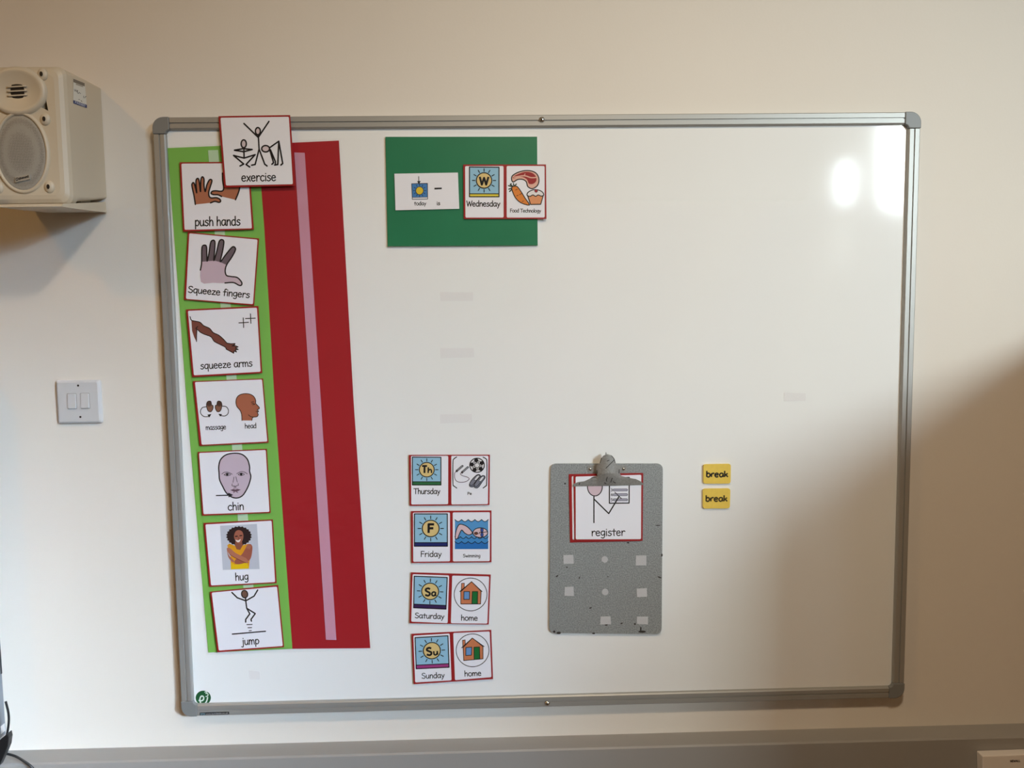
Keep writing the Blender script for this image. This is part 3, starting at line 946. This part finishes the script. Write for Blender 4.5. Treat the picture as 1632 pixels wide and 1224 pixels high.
fp.fill(K('g', wave(726) + [(845, 1010), (520, 1010)]), W1c)
fp.line(K('g', wave(726)), 6 * sg)
fp.fill(K('g', wave(892, 6) + [(845, 1010), (520, 1010)]), W2c)
fp.line(K('g', wave(892, 6)), 6 * sg)
fp.shape(K('g', ell(768, 850, 72, 47, 32)), (222, 192, 196), 7 * sg)
fp.shape(smooth(K('g', [(524, 906), (532, 830), (558, 775), (590, 770), (640, 792), (684, 838), (686, 860), (652, 872), (612, 850), (586, 824), (562, 868), (546, 906)]), True, 3), (222, 192, 198), 7 * sg)
fp.shape(K('g', ell(727, 857, 17, 12, 20)), (120, 66, 44), 5 * sg)
fp.line(K('g', [(755, 862), (762, 846), (800, 846), (838, 842)]), 6 * sg)
for cy in (824, 870):
    fp.shape(K('g', ell(784, cy, 13, 21, 20)), (58, 84, 166), 5 * sg)
fp.fill(K('g', wave(940) + [(845, 1010), (520, 1010)]), W3c)
fp.line(K('g', wave(940)), 6 * sg)
fp.build('pictogram', e)
tx.text('Friday', *K('g', [(185, 1085), (390, 1085)]), 35 * sg, 6.5 * sg); tx.build('caption', e)
tx = Print(tx.y)
tx.text('Swimming', *K('g', [(598, 1090), (769, 1090)]), 20 * sg, 4.3 * sg); tx.build('caption', e)

# Saturday
e, pr, tx = card('picture_card', 'double card reading Saturday and home, with a purple bar under its sun', 'picture card', GD,
                 K('h', [(92, 75), (870, 97), (850, 583), (78, 571)]), [K('h', [(105, 90), (467, 102), (452, 573), (91, 558)]), K('h', [(491, 104), (857, 112), (839, 577), (478, 573)])], yD, YB - .0001)
sun_picture(pr, K('h', [(124, 112), (445, 125), (433, 433), (118, 420)]), 'Sa', (58, 36, 86), .885, .495, .46, .26, 7.5 * sg, [('S', .325, .515, .60, 48 * sg), ('a', .535, .69, .60, 39 * sg)])
pr.build('pictogram', e)
fp = Print(pr.y)
house(fp, {'chim': [(585, 182), (612, 180), (612, 240), (582, 264)], 'body': [(578, 262), (683, 165), (776, 258), (770, 383), (578, 383)], 'roof': [(567, 262), (683, 165), (785, 262)],
           'win': [(608, 262), (664, 262), (662, 338), (607, 338)], 'door': [(690, 262), (742, 262), (740, 382), (686, 382)]}, sg, 160, (673, 290))
fp.build('pictogram', e)
tx.text('Saturday', *K('h', [(128, 519), (416, 530)]), 33 * sg, 6.5 * sg); tx.build('caption', e)
tx = Print(tx.y)
tx.text('home', *K('h', [(579, 543), (744, 545)]), 34 * sg, 6.5 * sg); tx.build('caption', e)

# Sunday
e, pr, tx = card('picture_card', 'double card reading Sunday and home, lowest day card, with a magenta bar', 'picture card', GD,
                 K('h', [(97, 675), (875, 636), (892, 1115), (118, 1166)]), [K('h', [(112, 689), (472, 668), (490, 1130), (130, 1151)]), K('h', [(501, 664), (862, 648), (879, 1099), (518, 1129)])], yD, YB - .0001)
sun_picture(pr, K('h', [(132, 712), (452, 693), (463, 1000), (143, 1015)]), 'Su', (162, 62, 130), .885, .495, .445, .26, 7.5 * sg, [('S', .315, .51, .585, 48 * sg), ('u', .535, .69, .585, 39 * sg)])
pr.build('pictogram', e)
fp = Print(pr.y)
house(fp, {'chim': [(595, 737), (620, 733), (622, 790), (598, 815)], 'body': [(600, 808), (690, 715), (794, 797), (794, 918), (606, 935)], 'roof': [(585, 810), (690, 715), (805, 798)],
           'win': [(627, 808), (685, 804), (681, 882), (626, 885)], 'door': [(706, 805), (760, 802), (763, 921), (708, 925)]}, sg, 160, (692, 835))
fp.build('pictogram', e)
tx.text('Sunday', *K('h', [(195, 1110), (420, 1102)]), 34 * sg, 6.5 * sg); tx.build('caption', e)
tx = Print(tx.y)
tx.text('home', *K('h', [(613, 1089), (780, 1081)]), 34 * sg, 6.5 * sg); tx.build('caption', e)

# --- break magnets
for lab, q, inkc, tq in (('upper of two small yellow break magnets, bold black lettering', [(418, 308), (866, 300), (862, 618), (420, 622)], (22, 20, 22), [(462, 512), (822, 512)]),
                         ('lower of two small yellow break magnets, with faded lettering', [(412, 705), (858, 700), (850, 1022), (412, 1025)], (66, 54, 24), [(452, 908), (812, 908)])):
    px = roundq(K('i', q), 4.2)
    yf = YB - .0045
    e = empty('magnet', center(px, yf), lab, 'magnet', 'yellow break magnets')
    mb = MB()
    slab(mb, px, yf, YB - .0002, YEL)
    mb.build('foam_body', e)
    tx = Print(yf - .0001)
    tx.text('break', *K('i', tq), 62 * CROPS['i'][2], 19 * CROPS['i'][2], inkc, square=True)
    tx.build('lettering', e)

# --- clipboard
cq = roundq(K('j', [(70, 115), (776, 115), (768, 1188), (61, 1180)]), 40 * CROPS['j'][2], 8)
YCB = YB - .0055
cb = empty('clipboard', center(cq, YCB), 'grey speckled metal clipboard with a silver clip on the whiteboard', 'clipboard')
mb = MB(); slab(mb, cq, YCB, YB - .0004, CLIPB); mb.build('board', cb, bevel=0)
for q in ([(150, 692), (212, 690), (215, 744), (151, 745)], [(607, 694), (672, 694), (672, 755), (605, 755)], [(159, 892), (214, 890), (216, 948), (157, 946)],
          [(611, 903), (675, 899), (677, 952), (614, 955)], [(384, 1079), (446, 1077), (450, 1125), (382, 1127)], [(613, 1078), (682, 1079), (682, 1127), (613, 1123)]):
    mb = MB(); slab(mb, K('j', q), YCB - .0009, YCB, mat('velcro_grey', (198, 198, 200), .9, .1, bump=.5, bscale=900)); mb.build('velcro_square', cb)
for c_ in ((410, 718), (413, 923)):
    mb = MB(); slab(mb, K('j', ell(c_[0], c_[1], 20, 20, 18)), YCB - .0009, YCB, MATS['velcro_grey']); mb.build('velcro_dot', cb)
for (x, y, r1, r2, a) in ((160, 240, 6, 6, 0), (172, 767, 5, 4, 0), (110, 822, 10, 4, -.6), (250, 833, 4, 6, 0), (430, 826, 5, 3, 0), (320, 1023, 9, 4, -.3), (557, 612, 8, 5, 0), (755, 830, 14, 4, .4), (745, 503, 16, 3, 0),
                          (120, 1180, 14, 8, 0), (92, 1172, 8, 8, .5), (340, 1183, 10, 5, 0), (516, 1120, 8, 4, -.4), (600, 1124, 5, 7, 0), (645, 1172, 24, 8, 0), (637, 1155, 5, 16, 0), (420, 1130, 10, 4, 0), (770, 690, 5, 10, 0)):
    mb = MB(); vs_ = [unp(u, v, YCB - .00008) for u, v in K('j', ell(x, y, r1, r2, 9, a))]
    mb.add(vs_, [tuple(range(9))], mat('chipped_paint', (52, 46, 42), .6)); mb.build('paint_chip', cb, fix=False)

# cards under the clip
sk = CROPS['k'][2]
rearc, _, _ = card('picture_card', 'red-bordered white card mostly hidden behind the register card on the clipboard', 'picture card', 'cards under the clipboard clip',
                   K('k', [(50, 350), (930, 335), (930, 1165), (66, 1184)]), [K('k', [(82, 372), (900, 352), (900, 1140), (92, 1152)])], YCB - .0016, YCB, pad=False)
e, pr, tx = card('picture_card', 'white card captioned register with a stick figure writing, held by the clip', 'picture card', 'cards under the clipboard clip',
                 K('k', [(108, 362), (957, 335), (950, 1163), (120, 1166)]), [K('k', [(129, 376), (937, 354), (934, 1145), (131, 1148)])], YCB - .0032, YCB, pad=False)
pr.shape(K('k', ell(368, 500, 91, 115, 36)), (214, 192, 202), 10 * sk)
for l in ([(356, 618), (356, 940)], [(356, 652), (537, 830), (662, 622)], [(612, 570), (692, 648)]):
    pr.line(K('k', l), 13 * sk if len(l) == 3 or l[0][0] == 356 else 8 * sk)
pr.line(K('k', [(545, 392), (787, 390), (785, 702), (545, 704)]), 12 * sk, closed=True)
for yy_, s in ((542, '3'), (600, '4'), (662, '5')):
    pr.line(K('k', [(600, yy_), (755, yy_ - 1)]), 27 * sk, (92, 90, 108))
    pr.line(K('k', [(600, yy_), (755, yy_ - 1)]), 15 * sk, (178, 176, 194))
    pr.text(s, *K('k', [(560, yy_ + 17), (584, yy_ + 17)]), 22 * sk, 5 * sk, (70, 68, 80))
pr.line(K('k', [(537, 830), (662, 622)]), 13 * sk)
pr.line(K('k', [(612, 570), (692, 648)]), 7 * sk)
pr.build('pictogram', e)
tx.text('register', *K('k', [(326, 1102), (738, 1098)]), 58 * sk); tx.build('caption', e)

# the clip
CLM = mat('clip_painted_steel', (158, 157, 153), .42, .5, metal=.3, bump=.3, bscale=350, var=.12, vscale=260)
clip = empty('clip_assembly_tmp', (0, 0, 0), 'x', 'x')
sil = [(92, 500), (112, 468), (160, 448), (240, 438), (325, 400), (385, 385), (400, 368), (388, 330), (384, 290), (390, 250), (432, 215), (446, 165), (472, 125), (520, 106), (572, 120), (606, 160), (622, 215), (664, 250), (676, 285), (668, 330), (688, 370), (780, 395), (870, 410), (930, 440), (960, 470), (948, 482), (560, 492)]
silS = K('k', sil)


def clipdepth(u, v):
    # distance from the clipboard face: flat lip below, swelling spring housing above
    ox, oy, s = CROPS['k']
    x, y = (u - ox) / s, (v - oy) / s
    dx = (x - 527) / 150
    swell = max(0, 1 - dx * dx)
    h = .0042 + .0045 * min(1, max(0, (500 - y) / 110)) + .010 * swell * min(1, max(0, (500 - y) / 160))
    return h


bm = bmesh.new()
base = [bm.verts.new((u, v, 0)) for u, v in silS]
fc = bm.faces.new(base)
bmesh.ops.triangulate(bm, faces=[fc])
for _ in range(3):
    bmesh.ops.subdivide_edges(bm, edges=[e_ for e_ in bm.edges if e_.calc_length() > 2.2], cuts=1, use_grid_fill=True)
    bmesh.ops.triangulate(bm, faces=[f_ for f_ in bm.faces if len(f_.verts) > 3])
bm.verts.ensure_lookup_table()
for v_ in bm.verts:
    u, vv = v_.co.x, v_.co.y
    p = unp(u, vv, YCB - clipdepth(u, vv))
    v_.co = p
ext = bmesh.ops.extrude_face_region(bm, geom=list(bm.faces))
for g_ in ext['geom']:
    if isinstance(g_, bmesh.types.BMVert):
        g_.co.y += .0016
bmesh.ops.recalc_face_normals(bm, faces=bm.faces)
me = bpy.data.meshes.new('clip')
bm.to_mesh(me); bm.free()
me.materials.append(CLM)
for p in me.polygons:
    p.use_smooth = False
bpy.data.objects.remove(clip, do_unlink=True)
o = link('clip', me, cb, -cb.location)
clipo = o
mb = MB(); slab(mb, roundq(K('k', [(280, 240), (760, 240), (760, 330), (280, 330)]), 4), YCB - .0012, YCB, CLM); mb.build('clip_base', cb)
for c_ in ((718, 284), (312, 288)):
    mb = MB(); p = unp(*K('k', [c_])[0], YCB - .0012); dome(mb, (p.x, YCB - .0012, p.z), .0034, .0026, CHROME, 16); mb.build('rivet', cb, smooth=True)
mb = MB()
p = unp(*K('k', [(527, 186)])[0], YCB - .016)
slab(mb, K('k', [(494, 116), (498, 88), (503, 82), (509, 88), (514, 116)]), YCB - .011, YCB - .009, CLM)
mb.build('hanging_tab', cb)
for l in ([(500, 280), (535, 245), (575, 205), (605, 175)], [(570, 125), (600, 160), (615, 210)], [(515, 190), (545, 180)], [(520, 385), (508, 420), (515, 440)], [(580, 395), (560, 450)], [(590, 440), (622, 460)], [(480, 455), (505, 465)], [(392, 300), (398, 345)], [(665, 290), (662, 340)], [(185, 455), (175, 480)], [(450, 150), (430, 215)]):
    mb = MB(); q = smooth(K('k', l), False, 4)
    for i in range(len(q) - 1):
        a, b = Vector(q[i]), Vector(q[i + 1])
        n_ = (b - a).normalized(); n_ = Vector((-n_.y, n_.x)) * .55
        quad = [a + n_, b + n_, b - n_, a - n_]
        mb.add([unp(v.x, v.y, YCB - clipdepth(v.x, v.y) - .00025) for v in quad], [(0, 1, 2, 3)], MATS['chipped_paint'])
    mb.build('scratch', clipo, fix=False)

# ------------------------------------------------------------------ light switch
ls_c = unp(128, 640, 0)
ls = empty('light_switch', Vector((ls_c.x, 0, ls_c.z)), 'white double light switch on the wall left of the whiteboard', 'light switch')


def rrect(cx, cz, w2, h2, r, y, n=5):
    out_ = []
    for sx, sz, a0 in ((1, 1, 0), (-1, 1, 90), (-1, -1, 180), (1, -1, 270)):
        for k in range(n + 1):
            a = math.radians(a0 + 90 * k / n)
            out_.append(Vector((cx + sx * (w2 - r) + r * math.cos(a), y, cz + sz * (h2 - r) + r * math.sin(a))))
    return out_


mb = MB()
H2 = .0435
loft(mb, [rrect(ls_c.x, ls_c.z, H2, H2, .004, 0), rrect(ls_c.x, ls_c.z, H2, H2, .004, -.004), rrect(ls_c.x, ls_c.z, H2 - .001, H2 - .001, .004, -.0065), rrect(ls_c.x, ls_c.z, H2 - .0045, H2 - .0045, .003, -.0090)], SWM)
mb.build('plate', ls)
for c_ in ((560, 605), (773, 600)):
    p = unp(*K('l', [c_])[0], -.009)
    mb = MB()
    w2, h2 = .0082, .0147
    loft(mb, [rrect(p.x, p.z, w2 + .0009, h2 + .0009, .0012, -.00905), rrect(p.x, p.z, w2 + .0009, h2 + .0009, .0012, -.0092)], mat('gap_shade_grey', (150, 148, 146), .5))  # grey sheet: the shade of the gap round the rocker, put into colour
    mb2 = MB()
    lo = rrect(p.x, p.z, w2, h2, .001, -.0092)
    hi = rrect(p.x, p.z, w2 - .0007, h2 - .0007, .001, -.0112)
    for v_ in hi:
        v_.y -= .0016 * (p.z - v_.z + h2) / (2 * h2)
    loft(mb2, [lo, hi], SWM)
    rk = mb2.build('rocker', ls)
    mb.build('rocker_gap_shade', rk)
for c_ in ((657, 352), (694, 862)):
    p = unp(*K('l', [c_])[0], -.0092)
    mb = MB(); loft(mb, [rrect(p.x, p.z, .0021, .0021, .002, -.0088, 3), rrect(p.x, p.z, .0021, .0021, .002, -.0093, 3)], DARK); mb.build('screw', ls)

# ------------------------------------------------------------------ wall speaker
YF = -.155
pr_t = unp(103, 103, YF); pr_b = unp(108, 325, YF); pc = unp(33, 215, YF)
xr, zt, zb = (pr_t.x + pr_b.x) / 2, pr_t.z, pr_b.z
hw = xr - pc.x
xc, zc_ = pc.x, (zt + zb) / 2
hh = (zt - zb) / 2
spk = empty('wall_speaker', Vector((xc, 0, zc_)), 'cream loudspeaker mounted high on the wall left of the whiteboard', 'speaker')


def sr(y, inset, r, zlow=None):
    zl = zb if zlow is None else zlow
    c = (zt + zl) / 2
    return rrect(xc, c, hw - inset, (zt - zl) / 2 - inset, r, y, 6)


mb = MB()
loft(mb, [sr(YF, .016, .012), sr(YF + .002, .009, .014), sr(YF + .007, .003, .016), sr(YF + .014, 0, .016), sr(YF + .030, 0, .016)], SPKM)
baf = mb.build('front_baffle', spk, smooth=True)
# triangular recess beside the horn
mb = MB()
tri = [unp(u, v, YF - .004) for u, v in K('t', [(572, 490), (612, 700), (520, 655)])]
tri2 = [Vector((p.x, YF + .024, p.z)) for p in tri]
prism(mb, tri, tri2, SPKM)
cut = mb.build('cutter')
bo = baf.modifiers.new('recess', 'BOOLEAN')
bo.operation = 'DIFFERENCE'; bo.object = cut; bo.solver = 'EXACT'
dg = bpy.context.evaluated_depsgraph_get()
nm = bpy.data.meshes.new_from_object(baf.evaluated_get(dg))
baf.modifiers.clear()
baf.data = nm
bpy.data.objects.remove(cut, do_unlink=True)
for p in baf.data.polygons:
    p.use_smooth = False
zb2 = unpx(122, 313, xr).z
zbk = unpx(166, 316, xr).z
mb = MB()
loft(mb, [sr(YF + .0305, .0012, .012, zb + .004), sr(YF + .045, .0012, .010, zb + .008), sr(-.060, .0012, .006, zb2), sr(-.001, .0012, .004, zbk)], SPKM)
mb.build('cabinet', spk)


def ring(mb_, c, rx, rz, prof_, m_, n=40, cap=False):
    loops = []
    for dr, dy in prof_:
        loops.append([(c[0] + (rx + dr) * math.cos(a), c[1] + dy, c[2] + (rz + dr) * math.sin(a)) for a in [2 * math.pi * i / n for i in range(n)]])
    loft(mb_, loops, m_, False, cap)


# horn
hc = unp(*K('a', [(122, 287)])[0], YF)
kx = 280 / 1224 * 1.15e-3
rx, rz = 186 * kx, 152 * kx
mb = MB()
ring(mb, (hc.x, YF, hc.z), rx, rz, [(.003, .002), (.002, -.003), (-.001, -.006), (-.005, -.0065), (-.009, -.005), (-.018, -.0025), (-.026, -.0008), (-.030, -.0003)], SPKM, cap=False)
horn = mb.build('tweeter_horn', spk, smooth=True)
mb = MB()
loft(mb, [[(hc.x + .012 * math.cos(a), y_, hc.z + .0172 * math.sin(a)) for a in [2 * math.pi * i / 24 for i in range(24)]] for y_ in (YF + .0005, YF - .0006)], DARK)
mb.build('throat', horn)
for dz in (-.0075, 0.0, .0075):
    mb = MB()
    loft(mb, [[(x_, YF - .0022 + .0016 * math.cos(a), hc.z + dz + .0014 * math.sin(a) + (x_ - hc.x) * .05) for a in [2 * math.pi * i / 10 for i in range(10)]] for x_ in (hc.x - .017, hc.x - .012, hc.x + .012, hc.x + .017)], SPKM)
    mb.build('throat_bar', horn, smooth=True)
# woofer grille
GR = bpy.data.materials.new('perforated_grille')
GR.use_nodes = True
nt = GR.node_tree
b = nt.nodes['Principled BSDF']
b.inputs['Roughness'].default_value = .5
tc = nt.nodes.new('ShaderNodeTexCoord')
vo = nt.nodes.new('ShaderNodeTexVoronoi')
vo.inputs['Scale'].default_value = 700
vo.inputs['Randomness'].default_value = .25
cr = nt.nodes.new('ShaderNodeValToRGB')
cr.color_ramp.elements[0].position = .28
cr.color_ramp.elements[0].color = (.17, .16, .135, 1)
cr.color_ramp.elements[1].position = .42
cr.color_ramp.elements[1].color = (.37, .355, .315, 1)
nt.links.new(tc.outputs['Object'], vo.inputs['Vector'])
nt.links.new(vo.outputs['Distance'], cr.inputs['Fac'])
nt.links.new(cr.outputs['Color'], b.inputs['Base Color'])
wc = unp(*K('a', [(153, 715)])[0], YF)
wx, wz = 168 * kx, 254 * kx
mb = MB()
dome(mb, (wc.x, YF - .0005, wc.z), 1, .0035, GR, 48, 8, wx, wz)
wg = mb.build('woofer_grille', spk, smooth=True)
mb = MB()
ring(mb, (wc.x, YF, wc.z), wx, wz, [(.0055, .002), (.0045, -.002), (.0025, -.0042), (.000, -.0042), (-.0015, -.002), (-.0015, .001)], SPKM, 48)
mb.build('grille_surround', spk, smooth=True)
# badge
bq = K('s', [(192, 668), (383, 630), (388, 698), (196, 740)])
yb_ = YF - .0052
mb = MB(); slab(mb, bq, yb_, yb_ + .004, mat('badge_silver', (190, 188, 180), .4, .5, metal=.4)); bdg = mb.build('badge', wg)
pr = Print(yb_ - .0001)
ss = CROPS['s'][2]
pr.text('qtxsound', *K('s', [(243, 703), (374, 672)]), 17 * ss, 6 * ss, (38, 36, 36))
pr.fill(K('s', [(200, 683), (236, 676), (238, 715), (203, 722)]), (48, 46, 46))
pr.line(K('s', [(206, 690), (232, 708)]), 5 * ss, (190, 188, 180))
pr.line(K('s', [(206, 714), (230, 686)]), 5 * ss, (190, 188, 180))
pr.build('badge_lettering', bdg)
# screw bosses
sp_pts = [(297, 170), (316, 482), (345, 953)]
for (a_, b_) in sp_pts:
    p = unp(*K('a', [(a_, b_)])[0], YF)
    for s in (1, -1):
        x_ = p.x if s == 1 else 2 * xc - p.x
        mb = MB(); dome(mb, (x_ - .0, YF + .001, p.z), .0095, .006, SPKM, 20, 5, 1, 1.2)
        bs_ = mb.build('screw_boss', spk, smooth=True)
        mb = MB(); loft(mb, [[(x_ + .0026 * math.cos(q), y_, p.z + .0042 * math.sin(q)) for q in [2 * math.pi * i / 14 for i in range(14)]] for y_ in (YF - .004, YF - .0056)], DARK)
        mb.build('screw_hole', bs_)
# bracket below
mb = MB()
bp = [(168.5, 322), (170, 338.5), (123, 333), (97, 329), (100, 325), (124, 324)]
side = [unpx(u, v, xr - .0005) for u, v in bp]
side = [Vector((p.x, min(p.y, -.001), p.z)) for p in side]
prism(mb, side, [Vector((xr - .11, p.y, p.z)) for p in side], SPKM)
box(mb, xr - .09, xr - .02, -.07, -.03, unpx(150, 326, xr).z, unpx(150, 300, xr).z, SPKM)
mb.build('wall_bracket', spk)
p = unp(89, 325.5, -.12)
mb = MB()
loft(mb, [[(x_, p.y + r_ * math.cos(q), p.z + r_ * math.sin(q)) for q in [2 * math.pi * i / 14 for i in range(14)]] for x_, r_ in ((p.x - .012, .004), (p.x - .004, .0062), (p.x + .009, .0062), (p.x + .010, .004))], SPKM)
mb.build('tilt_knob', spk, smooth=True)
# test sticker on the side
XS = xr - .0012 + .0004
so = CROPS['o'][2]


def sidepoly(mb_, pts, m_, lift=0.0):
    vs__ = [unpx(u, v, XS + lift) for u, v in K('o', pts)]
    mb_.add(vs__, [tuple(range(len(vs__)))], m_)


mb = MB(); sidepoly(mb, [(330, 312), (552, 402), (596, 885), (328, 790)], mat('sticker_paper', (222, 222, 214), .5))
stk_ = mb.build('test_sticker', spk, fix=False)
mb = MB()
sidepoly(mb, [(330, 312), (550, 400), (552, 462), (332, 378)], ink((120, 112, 100)), .0001)
sidepoly(mb, [(378, 400), (520, 452), (522, 478), (380, 430)], ink((168, 164, 152)), .0001)
sidepoly(mb, [(328, 728), (594, 822), (596, 886), (330, 792)], ink((36, 58, 116)), .0001)


def sidestroke(mb_, pts, wd, m_, lift):
    for i in range(len(pts) - 1):
        a, b_ = Vector(pts[i]), Vector(pts[i + 1])
        n_ = (b_ - a).normalized(); n_ = Vector((-n_.y, n_.x)) * wd / 2
        sidepoly(mb_, [tuple(a + n_), tuple(b_ + n_), tuple(b_ - n_), tuple(a - n_)], m_, lift)


IB = ink((40, 40, 44))
for l in ([(350, 515), (360, 555), (385, 540), (372, 520)], [(385, 570), (410, 535), (412, 590), (435, 600), (450, 575)], [(455, 590), (475, 605)], [(530, 645), (535, 690)], [(550, 690), (575, 650), (580, 660)], [(430, 715), (455, 720)], [(475, 735), (500, 760)]):
    sidestroke(mb, l, 9, IB, .0001)
x = 0
WL = ink((206, 212, 226))
for c_ in 'PASSED':
    wd, sts = GLYPH[c_]
    for st_ in sts:
        q = smooth(st_[1:], False, 3) if st_[0] == 's' else st_[1:]
        q = [(362 + (x + a) * 200 / 66, 786 + (x + a) * 200 / 66 * .352 - b_ * 2.4) for a, b_ in q]
        sidestroke(mb, q, 8, WL, .0002)
    x += wd
mb.build('sticker_print', stk_, fix=False)

# ------------------------------------------------------------------ things at the edges of the frame
# screen casing at the left edge
YM = -.10
pe = unp(7.5, 1120, -.03)
pt_ = unp(0, 975, YM)
xm = pe.x
ze0, ze1 = unp(8, 1170, -.03).z, 1.62
scr = empty('display_screen', Vector((xm - .6, 0, ze0)), 'grey edge of a wall-mounted display screen at the left of the photo', 'screen')
mb = MB(); box(mb, xm - 1.2, xm, YM, -.03, ze0, ze1, BLUEGREY); mb.build('casing', scr, bevel=.004)
mb = MB(); box(mb, xm - 1.15, xm - .05, YM - .001, YM - .0002, ze0 + .05, ze1 - .05, BLACKP); mb.build('screen_panel', scr)
mb = MB(); box(mb, xm - .9, xm - .3, -.03, -.0005, ze0 + .2, ze1 - .2, BLACKP); mb.build('wall_mount', scr)
za, zb_ = unp(4, 1012, -.03).z, unp(7, 1072, -.03).z
mb = MB(); box(mb, xm, xm + .0010, -.037, -.033, zb_, za, BLACKP); mb.build('side_slot', scr)
za, zb_ = unp(3, 992, -.03).z, unp(3, 1000, -.03).z
mb = MB(); box(mb, xm, xm + .0012, -.037, -.033, zb_, za, BLACKP); mb.build('side_button', scr)
mb = MB()
za, zb_ = unp(7, 1154, -.04).z, unp(7, 1166, -.04).z
box(mb, xm, xm + .0006, -.05, -.036, zb_, za, SWM); mb.build('rating_label', scr)


def tube(mb_, pts, r, m_, n=10):
    P = [Vector(p) for p in pts]
    loops = []
    up0 = Vector((0.13, 1, 0.21)).normalized()
    for i, p in enumerate(P):
        d = (P[min(i + 1, len(P) - 1)] - P[max(i - 1, 0)]).normalized()
        a = d.cross(up0).normalized()
        b_ = d.cross(a)
        loops.append([p + (a * math.cos(q) + b_ * math.sin(q)) * r for q in [2 * math.pi * k / n for k in range(n)]])
    loft(mb_, loops, m_)


YK = -.085
cpts = smooth([(9, 1118), (13.2, 1135), (14, 1150), (12, 1166), (9, 1178)], False, 5)
cab = empty('power_cable', unp(9, 1180, YK), 'black cable with a plug hanging below the screen at the lower left', 'cable')
mb = MB(); tube(mb, [unp(u, v, YK) for u, v in cpts], .0022, BLACKP); mb.build('lead', cab, smooth=True)
mb = MB()
pq = [(12, 1169), (13.6, 1177), (12, 1190), (5, 1207), (-2, 1222), (-14, 1222), (-14, 1190), (0, 1179)]
slab(mb, pq, YK - .008, YK + .008, BLACKP); mb.build('connector', cab, bevel=.0015)
YK2 = -.068
mb = MB()
c2 = smooth([(-30, 1206), (-8, 1201), (8, 1201), (24, 1205), (38, 1213), (50, 1222), (60, 1236), (66, 1262)], False, 6)
tube(mb, [unp(u, v, YK2) for u, v in c2], .0024, BLACKP)
c2o = mb.build('data_cable', smooth=True)
c2o['label'] = 'thin black cable curving over the front of the trunking at the lower left'
c2o['category'] = 'cable'

# small white box on the trunking
YW = -.078
q = [(1566, 1205), (1760, 1198), (1760, 1300), (1568, 1300)]
bx = empty('wall_control_box', center(q, YW), 'small white box with tiny lettering on the trunking at the lower right', 'control box')
mb = MB(); slab(mb, roundq(q, 2), YW, -.0557, mat('box_plastic', (238, 232, 226), .45)); mb.build('casing', bx, bevel=.002)
tx = Print(YW - .0001)
tx.text('NEWALL', (1610, 1214.6), (1626, 1214), 1.9, .75, (60, 44, 36)); tx.build('lettering', bx)
